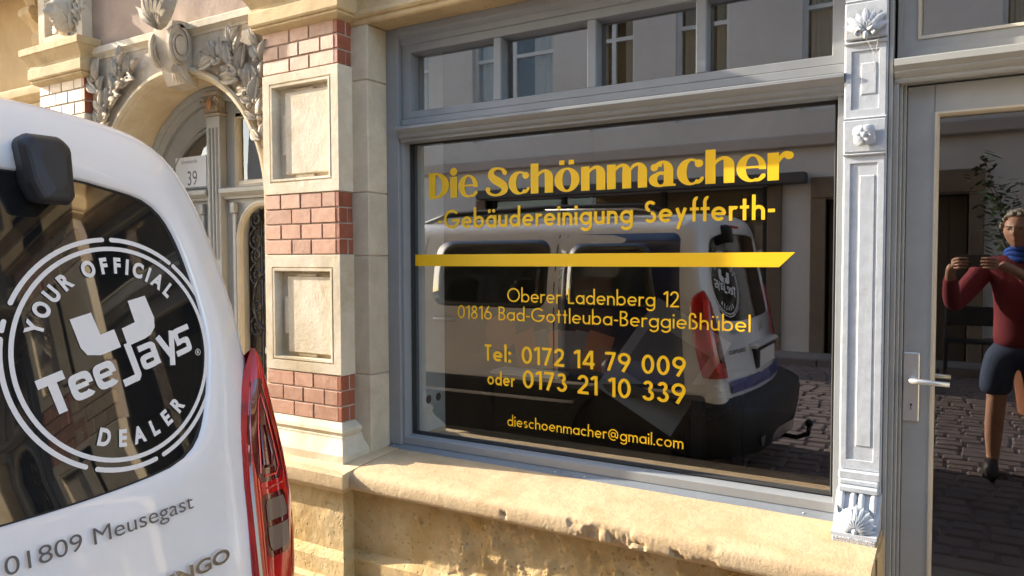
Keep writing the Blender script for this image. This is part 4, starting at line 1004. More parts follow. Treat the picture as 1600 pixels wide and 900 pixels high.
for s in (1, -1):
    side_patch('quarter_window', rpoly(.34, .94, 1.14, 1.54, .07, .18), 'side_glass', .007, s=s)
    side_patch('sliding_door_window', rpoly(1.08, 1.98, 1.12, 1.57, .09), 'side_glass', s=s)
    side_patch('front_door_window', rpoly(2.20, 2.76, 1.12, 1.54, .09), 'side_glass', s=s)
    side_patch('dark_graphic', rpoly(.17, 1.00, .66, 1.60, .05, .06), 'graphic_dark', .0025, s=s)
    side_patch('blue_graphic', rpoly(.20, .70, .68, .82, .05, .15), 'blue_film', .0035, s=s)
    side_patch('side_cladding', rpoly(.05, 3.75, .505, .64, .03), 'black_plastic', .010, s=s)
    for v0 in (1.03, 2.08, 2.90):
        sm = MB(); sm.loops([[(VC+s*(halfw(z)+.0088), v0-.004, z) for z in (.66, .8, .95, 1.1, 1.25, 1.4, 1.5, 1.6)], [(VC+s*(halfw(z)+.0088), v0+.004, z) for z in (.66, .8, .95, 1.1, 1.25, 1.4, 1.5, 1.6)]], False)
        obj('door_gap', sm, 'dark_seam', VN)
    for v0 in (1.80, 2.18): obj('door_handle', MB().tube([(VC+s*.865, v0, 1.02), (VC+s*.895, v0+.02, 1.025), (VC+s*.895, v0+.15, 1.025), (VC+s*.865, v0+.17, 1.02)], [.012, .014, .014, .012], 8), 'van_white', VN, True)
    rl = MB().tube([(VC+s*.640, .34, 1.695), (VC+s*.632, .40, 1.740), (VC+s*.628, .52, 1.772), (VC+s*.628, 1.2, 1.785), (VC+s*.628, 2.0, 1.765), (VC+s*.632, 2.25, 1.70)], [.012, .020, .022, .022, .022, .012], 12)
    obj('roof_rail', rl, 'black_plastic', VN, True)
    obj('rail_trim', MB().tube([(VC+s*.662, .36, 1.700), (VC+s*.656, .44, 1.742), (VC+s*.652, .56, 1.762), (VC+s*.652, 1.2, 1.774)], .006, 8), 'chrome', VN, True)
    obj('wing_mirror', MB().ball((VC+s*1.0, 2.55, 1.12), .10, 14, 10, (1, .7, 1)), 'black_plastic', VN, True)
    obj('headlight', MB().ball((VC+s*.70, 3.72, .78), .13, 14, 8, (.8, 1.5, .6)), 'lamp_clear', VN, True)
    obj('side_skirt', MB().box(VC+s*.80-.05, VC+s*.80+.05, .75, 2.75, .24, .52, .02), 'black_plastic', VN)
    for vy in (.58, 3.10):
        W = empty('wheel', (VC+s*.775, vy, .305), VN)
        ty = MB(); L = []
        for r_, x_ in ((.20, -.09), (.285, -.095), (.302, -.075), (.305, 0), (.302, .075), (.285, .095), (.20, .09)): L.append([(x_, r_*cos(2*pi*k/40), r_*sin(2*pi*k/40)) for k in range(40)])
        obj('tyre', ty.loops(L, True), 'rubber', W, True)
        ri = MB(); L = []
        for r_, x_ in ((.208, .085*s), (.198, .088*s), (.185, .06*s), (.185, .0)): L.append([(x_, r_*cos(2*pi*k/40), r_*sin(2*pi*k/40)) for k in range(40)])
        ri.loops(L, True).tube([(.03*s, 0, 0), (.075*s, 0, 0)], .035, 16)
        for k in range(5):
            a = 2*pi*k/5
            for da in (-.13, .13): ri.tube([(.070*s, .03*cos(a), .03*sin(a)), (.072*s, .10*cos(a+da*.9), .10*sin(a+da*.9)), (.082*s, .192*cos(a+da*1.5), .192*sin(a+da*1.5))], [.014, .011, .013], 6)
        obj('rim', ri, 'alloy', W, True); obj('brake_disc', MB().tube([(-.02*s, 0, 0), (.0, 0, 0)], .15, 24), 'iron', W)
        arch_ = MB(); L = []
        for r_, x_ in ((.325, .845), (.325, .885), (.375, .885), (.385, .865)): L.append([(VC+s*x_, vy+r_*cos(pi*k/20), .305+r_*sin(pi*k/20)) for k in range(21)])
        obj('wheel_arch', arch_.loops(L, False), 'black_plastic', VN)
        obj('wheel_well', MB().tube([(VC+s*.74, vy, .305), (VC+s*.871, vy, .305)], .335, 32), 'dark_seam', VN)
obj('underbody', MB().box(VC-.70, VC+.70, .1, 3.8, .22, .51), 'dark_seam', VN)
bp = []
for z, d, e in ((.26, .06, .05), (.30, .0, .0), (.40, -.02, -.02), (.52, -.03, -.03), (.585, -.02, -.02), (.62, .02, .04), (.62, .10, .14)):
    bp.append([(VC-.86+d, .75, z), (VC-.86+d, .25, z), (VC-.86+d, .04+e, z), (VC-.78+d, -.13+e, z), (VC-.55, -.235+e, z), (VC, -.28+e, z), (VC+.55, -.235+e, z), (VC+.78-d, -.13+e, z), (VC+.86-d, .04+e, z), (VC+.86-d, .25, z), (VC+.86-d, .75, z)])
obj('rear_bumper', MB().loops(bp, False), 'black_plastic', VN, True)
obj('skid_plate', MB().loops([[(VC-.6, -.225, .315), (VC, -.305, .315), (VC+.6, -.225, .315)], [(VC-.66, -.230, .385), (VC, -.310, .385), (VC+.66, -.230, .385)]], False), 'alloy', VN)
obj('tow_hook', MB().tube([(VC, -.2, .27), (VC, -.33, .26), (VC, -.40, .29), (VC, -.405, .34)], .016, 10).ball((VC, -.405, .36), .027), 'iron', VN, True)
obj('plate_recess', MB().box(VC-.29, VC+.29, -.135, -.08, .735, .865, .01), 'black_plastic', VN)
obj('number_plate', MB().box(VC-.24, VC+.24, -.1365-.003, -.1355, .745, .850, .002), 'paper_white', VN)
obj('plate_ledge', MB().box(VC-.34, VC+.34, -.150, -.08, .868, .905, .015), 'van_white', VN, bevel=.008)
obj('lower_blue_band', MB().loops([[(VC+a, vrear(.64)-.008+crown(a), .645) for a in (-.74, -.4, 0, .4, .74)], [(VC+a, vrear(.72)-.008+crown(a), .715) for a in (-.74, -.4, 0, .4, .74)]], False), 'blue_film', VN)
for q in (0, .028):
    obj('chevron', MB().add([(VC-.055, vrear(.98)-.012, .955+q), (VC, vrear(.99)-.016, .988+q), (VC+.055, vrear(.98)-.012, .955+q), (VC+.055, vrear(.98)-.010, .971+q), (VC, vrear(.99)-.014, 1.004+q), (VC-.055, vrear(.98)-.010, .971+q)], [(0, 1, 4, 5), (1, 2, 3, 4)]), 'chrome', VN)
ws = [[(VC+a*.92, 2.47+.05*(1-abs(a)), 1.70-.02*abs(a)) for a in (-.62, -.3, 0, .3, .62)], [(VC+a, 3.12+.05*(1-abs(a)), 1.40-.02*abs(a)) for a in (-.68, -.3, 0, .3, .68)]]
ws = []
for e, f in ((2.52, .995), (2.65, .985), (2.85, .905), (3.05, .775)):
    ws.append([(VC+a, e-.0, .5+(1.722-.03*(abs(a)/.6)**3-.5)*f+.012) for a in (-.58, -.4, -.2, 0, .2, .4, .58)])
obj('windscreen', MB().loops(ws, False), 'side_glass', VN, True)
# tail lights wrapping the corner
LZ = [(1.256, .385, .390), (1.240, .376, .400), (1.212, .359, .409), (1.175, .342, .416), (1.137, .327, .421), (1.10, .315, .424), (1.063, .306, .425), (1.025, .299, .424), (.989, .293, .422), (.94, .288, .419), (.89, .284, .415), (.85, .281, .409), (.817, .278, .403), (.78, .277, .397), (.745, .280, .388)]
def lrow(z, ai, ao, s):
    k_ = max(0, min(1, (1.18-z)/.25)); ai += .018*k_; ao += .030*k_
    vr = vrear(z); w_ = max(.004, ao-ai); b = min(1, w_/.06)
    P = [(ai, vr+.008), (ai+.003, vr-.006*b), (ai+w_*.10, vr-.013*b), (ai+w_*.28, vr-.020*b), (ai+w_*.50, vr-.022*b), (ai+w_*.70, vr-.014*b), (ai+w_*.88, vr+.006*b), (ai+w_*.97, vr+.030*b), (ao, vr+.045*b), (ao+.001*b, vr+.06*b), (ao-.002*b, vr+.085*b), (ao-.02*b, vr+.105*b)]
    return [(x if s > 0 else 2*VC-x, y+crown(min(x, .36)-VC), z) for x, y in P]
def zat(z):
    for (z0, a0, b0), (z1, a1, b1) in zip(LZ[:-1], LZ[1:]):
        if z1 <= z <= z0: t = (z0-z)/(z0-z1); return a0+(a1-a0)*t, b0+(b1-b0)*t
    return LZ[-1][1:]
def on_light(f, z, s, off):
    f = max(0, f-.10*min(1, f/.3)) if f < .8 else f-.10*(1-f)/.2
    ai, ao = zat(z); row = lrow(z, ai, ao, s); w_ = ao-ai
    xs_ = [0, .03/1, .10, .28, .50, .70, .88, .97, 1.]
    k = 0
    while k < 7 and xs_[k+1] < f: k += 1
    t = (f-xs_[k])/(xs_[k+1]-xs_[k]); p = Vector(row[k]).lerp(Vector(row[k+1]), max(0, min(1, t))); n_ = Vector((.35*s*(f**2), -1, 0)).normalized(); return p+n_*off
for s in (1, -1):
    T = obj('tail_light', MB().loops([lrow(z, a, b, s) for z, a, b in LZ], False), 'lens_red', VN, True)
    def ribbon(name, pts, wd, mat, off):
        L = []
        O = []; I = []
        for i, (f, z) in enumerate(pts):
            a, b = pts[max(i-1, 0)], pts[min(i+1, len(pts)-1)]; dx, dy = (b[0]-a[0])*.12, b[1]-a[1]; l = math.hypot(dx, dy) or 1
            O.append(on_light(f-dy/l*wd/.12/2, z+dx/l*wd/2, s, off)); I.append(on_light(f+dy/l*wd/.12/2, z-dx/l*wd/2, s, off))
        m2 = [ (o+i_)/2+Vector((0, -wd*.35, 0)) for o, i_ in zip(O, I)]
        return obj(name, MB().loops([O, m2, I], False), mat, T, True)
    def patch(name, fz, mat, off, n=8):
        """left and right edge lists -> surface following the lens"""
        L = []
        for z, fa, fb in fz: L.append([on_light(fa+(fb-fa)*k/n, z, s, off) for k in range(n+1)])
        return obj(name, MB().loops(L, False), mat, T, True)
    patch('dark_chamber', [(1.195, .30, .52), (1.16, .22, .66), (1.12, .20, .70), (1.08, .20, .74), (1.04, .22, .78), (1.005, .26, .78), (.985, .34, .70)], 'lens_deep', .0012)
    ribbon('light_guide', [(.34, 1.005), (.36, 1.05), (.37, 1.10), (.40, 1.15), (.46, 1.165), (.58, 1.12), (.66, 1.06), (.70, 1.01), (.62, .996), (.40, .998)], .0035, 'lens_bright', .003)
    ribbon('light_guide', [(.52, 1.185), (.66, 1.13), (.76, 1.07), (.81, 1.00), (.74, .975), (.42, .972)], .0035, 'lens_red', .003)
    ribbon('light_guide', [(.42, 1.02), (.43, 1.10), (.52, 1.10), (.60, 1.04), (.56, 1.015), (.44, 1.016)], .007, 'lens_deep', .004)
    patch('lamp_surround', [(.960, .34, .72), (.948, .30, .76), (.90, .30, .78), (.848, .31, .78), (.836, .38, .74)], 'lens_deep', .0012)
    patch('reversing_lamp', [(.950, .38, .68), (.938, .35, .72), (.922, .35, .73), (.908, .35, .73)], 'lamp_clear', .0035)
    patch('reversing_lamp', [(.896, .35, .74), (.88, .35, .74), (.860, .36, .74), (.848, .41, .69)], 'lamp_clear', .0035)
    patch('bright_edge', [(1.20, .70, .93), (1.12, .84, .95), (1.03, .88, .96), (.95, .87, .95), (.86, .86, .94), (.78, .84, .92)], 'lens_bright', .0012, 4)
    patch('inner_strip', [(1.19, .10, .16), (1.10, .09, .15), (.98, .09, .15), (.88, .09, .14), (.78, .10, .16)], 'lens_deep', .0012, 3)
# wiper housing over the rear window
wh = []
for v_, x0_, x1_, z0_, z1_ in ((.045, -.070, -.012, 1.547, 1.652), (-.015, -.078, -.006, 1.540, 1.655), (-.030, -.072, -.012, 1.546, 1.648), (-.035, -.054, -.024, 1.565, 1.633)):
    wh.append([(cx__, vrear((z0_+z1_)/2)+v_+(zz-(z0_+z1_)/2)*.22, zz) for cx__, zz in ((x0_+.012, z0_), (x1_-.008, z0_), (x1_, z0_+.012), (x1_+.004, z1_-.015), (x1_-.010, z1_), (x0_+.004, z1_), (x0_-.006, z1_-.014), (x0_, z0_+.03))])
obj('wiper_housing', MB().loops(wh, True, False, True), 'black_plastic', VN, False, .006)
obj('brake_lamp', MB().box(VC+.10, VC+.30, vrear(1.66)-.012, vrear(1.66)+.02, 1.64, 1.655, .002), 'lens_bright', VN)
# logo printed on the glass
LG = empty('window_logo', (0, 0, 0), VN)
def gp_(u, w_, lift=.0022):
    a, z = .071+u, 1.285+w_/1.0198; return (a, vrear(z)+crown(a-VC)+.0035-lift, z)
def flat_obj(name, polys, mat='logo_white', ox=0, oz=0, rot=0., k=1., lift=.0010, parent=None):
    mb = MB(); c, s = cos(rot), sin(rot); q = 0
    for st in polys:
        q += 1
        for p in st:
            vs = [gp_(ox+k*(x*c-y*s), oz+k*(x*s+y*c), lift+(q % 5)*.00012) for x, y in p]; mb.add(vs, [tuple(range(len(vs)))])
    return obj(name, mb, mat, parent or LG, recalc=False)
def rarc(r, a0, a1, w):
    st = arc(0, 0, r, r, a0, a1, w, max(6, int(abs(a1-a0)/4))); a0r, a1r = radians(a0), radians(a1)
    return [st, dot(r*cos(a0r), r*sin(a0r), w/2), dot(r*cos(a1r), r*sin(a1r), w/2)]
def dense(polys): return polys
def adot(x, y, r): return [tuple((x+r*cos(2*pi*k/14), y+r*sin(2*pi*k/14)) for k in range(14))]
def dot2(cx, cy, r): return [[(cx+r*cos(2*pi*k/14), cy+r*sin(2*pi*k/14)) for k in range(14)]]
def seg(r, a0, a1, w):
    a0r, a1r = radians(a0), radians(a1)
    return [arc(0, 0, r, r, a0, a1, w, max(4, int(abs(a1-a0)/4))), dot2(r*cos(a0r), r*sin(a0r), w/2), dot2(r*cos(a1r), r*sin(a1r), w/2)]
flat_obj('ring', seg(.1875, 0, 360, .0078))
for a0, a1 in ((93, 151), (52, 88), (-2, 49), (160, 164), (168, 243), (249, 281), (286, 330)): flat_obj('ring_dash', seg(.2040, a0, a1, .0082))
EMB = [[(-.017, 1.341), (.022, 1.35), (.034, 1.311), (.061, 1.318), (.070, 1.286), (.030, 1.276), (.006, 1.279), (-.004, 1.292)], [(.095, 1.366), (.132, 1.374), (.146, 1.332), (.144, 1.314), (.134, 1.302), (.121, 1.296), (.084, 1.286), (.076, 1.318), (.104, 1.327)]]
for P in EMB:
    c = (sum(p[0] for p in P)/len(P), sum(p[1] for p in P)/len(P))
    flat_obj('emblem', [[[(a-.071, (z-1.277)*1.0198) for a, z in P]]])
# block letters
def sq(cx, cy, rx, ry, a0, a1, w, n=None, p=.55):
    n = n or max(8, int(abs(a1-a0)/8)); O = []; I = []; f = lambda v: math.copysign(abs(v)**p, v)
    for k in range(n+1):
        a = radians(a0+(a1-a0)*k/n); c, s_ = f(cos(a)), f(sin(a)); O.append((cx+(rx+w/2)*c, cy+(ry+w/2)*s_)); I.append((cx+(rx-w/2)*c, cy+(ry-w/2)*s_))
    return [(O[k], O[k+1], I[k+1], I[k]) for k in range(n)]
T_ = [rc(0, .80, .86, 1.08), rc(.30, -.12, .58, .82)]
e_ = [sq(.40, .40, .28, .31, 0, 318, .21, 40), rc(.22, .33, .62, .49)]
J_ = [rc(.30, .0, .54, 1.08), rc(-.18, -.22, .42, .02), arc(.28, .02, .14, .13, -90, 0, .24, 8)]
a_ = [sq(.36, .24, .26, .16, 0, 360, .19, 36), rc(.52, 0, .74, .72), sq(.40, .50, .24, .24, 0, 90, .20, 10), rc(.06, .64, .44, .84)]
Y_ = [ln(.10, .88, .40, .05, .22), ln(.72, .88, .30, -.26, .22)]
S_ = [rc(.24, .68, .74, .88), sq(.26, .58, .18, .20, 90, 180, .20, 10), rc(.0, .28, .18, .62) , rc(.02, .30, .40, .48), sq(.34, .20, .16, .18, -90, 90, .20, 16), rc(-.12, -.08, .36, .12)]
x = 0; XS = []
for g_, ad in ((T_, .86), (e_, .84), (e_, 1.06), (J_, .66), (a_, .84), (Y_, .74), (S_, .7)): XS.append((g_, x)); x += ad
base = (-.142, -.086); kk = .0545; rt = radians(14.5)
for g_, xo in XS: flat_obj('logo_letter', [[(tuple((px_+xo, py_) for px_, py_ in p)) for p in st] for st in g_], ox=base[0], oz=base[1], rot=rt, k=kk)
flat_obj('registered_mark', [arc(0, 0, .006, .006, 0, 360, .0011, 16), rc(-.0025, -.003, -.0012, .003), rc(-.002, .001, .002, .003), ln(-.001, 0, .0028, -.003, .0012)], ox=.166, oz=-.020)
def text_on(s, a, z, ang, size, mat, name, parent, lift=.006, offs=0., sx=1., align='CENTER', width=None):
    """lettering laid on the curved rear of the van"""
    o = text_mesh(s, size, name, mat, parent, Vector((0, 0, 0)), Matrix.Identity(3), 0, offs, align, sx)
    k = width/max(v.co.x for v in o.data.vertices) if width else 1.
    for v in o.data.vertices:
        x, y = v.co.x*k, v.co.y; aa = a+x*cos(ang)-y*sin(ang); zz = z+(x*sin(ang)+y*cos(ang))/1.0198
        v.co = (aa, vrear(zz)+crown(aa-VC)+.0035-lift, zz)
    return o
def ring_text(s, r, a0, a1, size, inward=False):
    adv = {'I': .5, 'O': 1.12, 'A': 1.0, 'L': .88, 'E': .9, 'F': .86, ' ': .6, 'C': 1.0, 'D': 1.08}
    W_ = [adv.get(c, 1.) for c in s]; tot = sum((W_[i]+W_[i+1])/2 for i in range(len(s)-1)); p = 0
    for i, c in enumerate(s):
        if i: p += (W_[i-1]+W_[i])/2
        if c == ' ': continue
        a = radians(a0+(a1-a0)*p/tot); rr_ = r
        text_on(c, .071+rr_*cos(a), 1.285+rr_*sin(a)/1.02, a+(pi/2 if inward else -pi/2), size, 'logo_white', 'logo_letter', LG, .0016, .0018, .80)
ring_text('YOUR OFFICIAL', .144, 159, 43, .038); ring_text('DEALER', .164, 249, 311, .039, True)
text_on('01809 Meusegast', -.166, .986, .0, .0385, 'grey_print', 'lettering', VN, .0125, -.0001, 1., 'LEFT', .335)
text_on('BERLINGO', -.022, .868, .0, .034, 'badge_metal', 'badge', VN, .014, .0009, 1., 'LEFT', .258)

# ------------------------------------------------------------------ things inside the shop window
def sheet(name, c, w_, h_, yaw, tilt, label, cat, mat='poster_paper', group=None):
    o = obj(name, MB().box(-w_/2, w_/2, -.0015, .0015, 0, h_, .0004), mat); o.location = c; o.rotation_euler = (tilt, 0, yaw); tag(o, label, cat, group); return o
ps = sheet('poster', (-1.36, .62, .72), .42, .56, .25, -.45, 'white framed picture leaning tilted behind the shop window glass', 'picture'); ps.rotation_euler = (-.5, .55, .2)
obj('print_area', MB().box(-.16, .16, -.0035, -.0016, .14, .44), 'photo_grey', ps)
br = tag(empty('brochure_fan', (-2.02, .80, .86)), 'fan of pale brochures standing on the desk behind the glass', 'brochures')
for k in range(7):
    q = obj('brochure', MB().box(-.07, .07, -.001, .001, 0, .20), 'poster_paper' if k % 3 else 'orange_card', br); q.rotation_euler = (-.2, .12*k-.4, .1*k); q.location = (.055*k, .012*k, 0)
od = tag(obj('colour_fan', MB().tube([(0, 0, 0), (0, .006, 0)], .10, 24), 'orange_card'), 'round orange colour card propped left of the brochures', 'card'); od.location = (-2.25, .85, 1.03)
dk = tag(empty('desk', (-1.9, 1.0, 0)), 'dark desk standing behind the shop window', 'desk')
obj('desk_top', MB().box(-.8, .9, -.4, .4, .80, .84, .004), 'room_dark', dk)
for sx__, sy__ in ((-.75, -.35), (.85, -.35), (-.75, .35), (.85, .35)): obj('leg', MB().box(sx__-.025, sx__+.025, sy__-.025, sy__+.025, 0, .799), 'iron', dk)
kbd = tag(empty('keyboard', (-1.95, .66, .842)), 'pale keyboard lying on the desk edge inside the shop', 'keyboard')
obj('case', MB().box(-.2, .2, -.07, .07, 0, .015, .003), 'inner_wall', kbd)
ky = obj('keys', MB(), 'paper_white', kbd) if False else None
km = MB()
for r in range(5):
    for c in range(14): km.box(-.19+c*.027, -.19+c*.027+.023, -.06+r*.025, -.06+r*.025+.021, .015, .022, .001)
obj('key_field', km, 'paper_white', kbd)
chh = tag(empty('office_chair', (-1.55, 1.75, 0)), 'black office chair with rounded back inside the dark shop', 'chair')
cb2 = MB(); L = []
for k in range(9):
    z = .62+.06*k; hw = .24*math.sqrt(max(.03, 1-((k-4)/4.4)**2)); L.append([(-hw, .0+.05*abs(1), z), (-hw*.5, -.03, z), (hw*.5, -.03, z), (hw, .05, z), (hw*.5, .03, z), (-hw*.5, .03, z)])
obj('backrest', cb2.loops(L, True, True, True), 'chair_fabric', chh, True)
obj('seat', MB().box(-.24, .24, .06, .52, .44, .52, .03), 'chair_fabric', chh)
obj('column', MB().tube([(0, .3, .08), (0, .3, .44)], .025), 'iron', chh)
for k in range(5): obj('foot', MB().tube([(0, .3, .10), (.28*cos(k*1.257), .3+.28*sin(k*1.257), .05)], .018), 'iron', chh)

# ------------------------------------------------------------------ houses across the street (seen mirrored in the panes)
OY = -8.7
OH = tag(empty('opposite_house', (0, 0, 0)), 'pale grey rendered house with dark shop window and wide stone gateway across the street', 'building')
def wall_holes(x0, x1, z0, z1, holes, y0=OY-.35, y1=OY, mat='grey_plaster', parent=None, name='wall'):
    xs_ = sorted({x0, x1, *[h[0] for h in holes], *[h[1] for h in holes]}); zs_ = sorted({z0, z1, *[h[2] for h in holes], *[h[3] for h in holes]}); mb = MB()
    for a, b in zip(xs_[:-1], xs_[1:]):
        run = None
        for c, d in list(zip(zs_[:-1], zs_[1:]))+[(None, None)]:
            solid = c is not None and not any(h[0] <= (a+b)/2 <= h[1] and h[2] <= (c+d)/2 <= h[3] for h in holes)
            if solid: run = (run[0], d) if run else (c, d)
            elif run: mb.box(a, b, y0, y1, run[0], run[1]); run = None
    return obj(name, mb, mat, parent)
up = [(-13.4, -11.6), (-10.6, -8.8), (-7.8, -6.12), (-5.45, -4.66), (-3.97, -3.14), (-2.1, -.7), (.3, 1.5), (2.6, 3.8)]
holes = [(-7.5, -2.55, .42, 2.50), (-1.75, -.02, .0, 2.28), (1.6, 3.2, .8, 2.4), (-11.5, -9.0, .6, 2.5)]+[(a, b, 3.55, 5.9) for a, b in up]+[(a, b, 6.8, 8.0) for a, b in up]
wall_holes(-14, 5, 0, 8.3, holes, mat='grey_plaster', parent=OH)
obj('plinth', MB().box(-14, -2.352, OY-.001, OY+.05, 0, .40, .01), 'brown_stone', OH); obj('plinth', MB().box(.16, 5, OY-.001, OY+.05, 0, .40, .01), 'brown_stone', OH)
for a, b in up: obj('band', MB().box(a-.3, b+.25, OY+.001, OY+.07, 4.33, 4.50, .01), 'cream_plaster', OH) if False else None
obj('string_course', MB().box(-14, 5, OY-.002, OY+.10, 3.02, 3.20, .02), 'cream_plaster', OH)
obj('awning_box', MB().box(-7.6, -2.0, OY+.002, OY+.22, 2.50, 2.655, .01), 'awning_grey', OH)
sf = MB()
for a, b in ((-2.55, -2.35), (-7.7, -7.5)): sf.box(a, b, OY-.3, OY+.06, .30, 2.50, .008)
sf.box(-7.5, -2.55, OY-.3, OY+.08, .33, .42, .006); obj('stone_surround', sf, 'brown_stone', OH)
gs = MB().box(-1.95, -1.75, OY-.3, OY+.06, 0, 2.281, .01).box(-.02, .15, OY-.3, OY+.06, 0, 2.281, .01).box(-1.95, .15, OY-.3, OY+.07, 2.283, 2.58, .01); obj('stone_surround', gs, 'brown_stone', OH)
gt = MB()
for k in range(8): gt.box(-1.74+k*.214, -1.74+k*.214+.206, OY-.28, OY-.24, .03, 2.26, .006)
obj('gate_boards', gt, 'bark', OH)
def far_window(a, b, c, d, panes=2, bars=1):
    f = MB().rects([(a, b, c, d, OY-.18), (a, b, c, d, OY-.10), (a+.06, b-.06, c+.06, d-.06, OY-.10), (a+.06, b-.06, c+.06, d-.06, OY-.18)], False)
    for k in range(1, panes): x = a+(b-a)*k/panes; f.box(x-.035, x+.035, OY-.17, OY-.105, c+.05, d-.05)
    for k in range(1, bars+1): z = c+(d-c)*k/(bars+1)*1.25; f.box(a+.05, b-.05, OY-.165, OY-.108, z-.03, z+.03)
    w_ = obj('window', f, 'inner_wall', OH)
    obj('pane', MB().add([(a+.05, OY-.14, c+.05), (b-.05, OY-.14, c+.05), (b-.05, OY-.14, d-.05), (a+.05, OY-.14, d-.05)], [(0, 1, 2, 3)]), 'far_glass', w_)
    ct = MB(); n = 24
    for s0, s1 in ((a+.08, a+(b-a)*.3), (b-(b-a)*.3, b-.08)): ct.loops([[(s0+(s1-s0)*k/n, OY-.24+.02*sin(k*1.3), z) for k in range(n+1)] for z in (c+.05, d-.05)], False)
    obj('curtain', ct, 'curtain', w_)
for a, b in up: far_window(a, b, 3.55, 5.9); far_window(a, b, 6.8, 8.0)
far_window(1.6, 3.2, .8, 2.4); far_window(-11.5, -9.0, .6, 2.5, 3)
f = MB()
for x in (-6.0, -4.2): f.box(x-.04, x+.04, OY-.2, OY-.12, .42, 2.5)
f.box(-7.5, -2.55, OY-.2, OY-.12, .42, .52).box(-7.5, -2.55, OY-.195, OY-.125, 2.0, 2.06).box(-7.5, -7.4, OY-.198, OY-.122, .5, 2.5).box(-2.65, -2.55, OY-.198, OY-.122, .5, 2.5)
f2 = obj('shop_front', f, 'black_cloth', OH); obj('pane', MB().add([(-7.45, OY-.16, .5), (-2.6, OY-.16, .5), (-2.6, OY-.16, 2.48), (-7.45, OY-.16, 2.48)], [(0, 1, 2, 3)]), 'far_glass', f2)
obj('dark_rooms', MB().box(-14, 5, OY-3.2, OY-.9, 0, 8.2), 'room_dark', OH)
obj('roof', MB().extrude_x([(OY+.45, 8.30), (OY-2.6, 10.0), (OY-7, 8.30)], -14, 5), 'brick_red', OH)
H2 = tag(empty('neighbour_house', (0, 0, 0)), 'ochre rendered house further down the street on the right', 'building')
wall_holes(5.02, 16, 0, 7.8, [(6+3*k, 7.2+3*k, z, z+1.5) for k in range(3) for z in (.9, 3.8, 6.0)], mat='ochre_plaster', parent=H2)
obj('dark_rooms', MB().box(5.1, 16, OY-3, OY-.5, 0, 7.7), 'room_dark', H2); obj('roof', MB().extrude_x([(OY+.4, 7.8), (OY-2.6, 9.6), (OY-7, 7.8)], 5.02, 16), 'brick_red', H2)
H3 = tag(empty('far_house', (0, 0, 0)), 'cream rendered house beyond the townhouse on the same side', 'building')
wb = MB(); 
for k in range(6): wb.box(6.6+k*2.2, 6.6+k*2.2+1.1, -.05, .3, 0, 8.)
for z0, z1 in ((0, .9), (2.4, 3.7), (5.2, 6.2), (7.6, 8.6)): wb.box(6.6, 19, -.049, .29, z0, z1)
obj('wall', wb, 'cream_plaster', H3); obj('dark_rooms', MB().box(6.6, 19, .31, 4, 0, 8.5), 'room_dark', H3)
# potted shrub and bench by the opposite wall
PTT = tag(empty('potted_shrub', (.62, -5.6, 0)), 'tall loose leafed shrub in a clay pot across the street', 'plant')
L = []
for r_, z in ((.20, 0), (.22, .02), (.27, .42), (.31, .44), (.31, .50), (.27, .50), (.25, .44)): L.append([(r_*cos(2*pi*k/24), r_*sin(2*pi*k/24), z) for k in range(24)])
obj('pot', MB().loops(L, True, True), 'terracotta', PTT, True); obj('soil', MB().tube([(0, 0, .40), (0, 0, .44)], .25, 20), 'room_dark', PTT)
stm = MB(); lvs = MB(); rr = random.Random(12)
for k in range(13):
    a = rr.uniform(0, 6.28); sp_ = rr.uniform(.2, .75); pts = [Vector((0, 0, .42))]; top_ = rr.uniform(1.5, 2.55)
    for q in range(1, 9): t = q/8; pts.append(Vector((sp_*t**1.6*cos(a)+rr.uniform(-.03, .03), sp_*t**1.6*sin(a)+rr.uniform(-.03, .03), .42+(top_-.42)*t)))
    stm.tube(pts, [.018*(1-.85*q/8) for q in range(9)], 6)
    for q in range(3, 9):
        for _ in range(20):
            p = pts[q]+Vector((rr.uniform(-.09, .09), rr.uniform(-.09, .09), rr.uniform(-.11, .11))); b = rr.uniform(0, 6.28); e_l = rr.uniform(.08, .14); d = Vector((cos(b), sin(b), rr.uniform(-.5, .6))).normalized(); s__ = d.cross(Vector((0, 0, 1))).normalized()*e_l*.22
            lvs.add([p, p+d*e_l*.5+s__, p+d*e_l, p+d*e_l*.5-s__], [(0, 1, 2, 3)])
obj('stems', stm, 'bark', PTT, True); tag(obj('foliage', lvs, 'leaf_green', PTT, recalc=False), kind='stuff')
BN = tag(empty('bench', (.35, -7.6, 0)), 'black iron framed bench against the opposite wall', 'bench')
obj('seat', MB().box(-.6, .6, -.2, .2, .44, .47, .005), 'iron', BN); obj('backrest', MB().box(-.6, .6, -.26, -.23, .62, .85, .005), 'iron', BN)
for s in (-1, 1): obj('side_frame', MB().tube([(s*.58, .18, 0), (s*.58, .2, .44), (s*.58, -.2, .44), (s*.58, -.25, .86)], .018).tube([(s*.58, -.2, .44), (s*.58, -.24, 0)], .018).tube([(s*.58, .19, .44), (s*.58, .17, .64), (s*.58, -.22, .66)], .016), 'iron', BN)

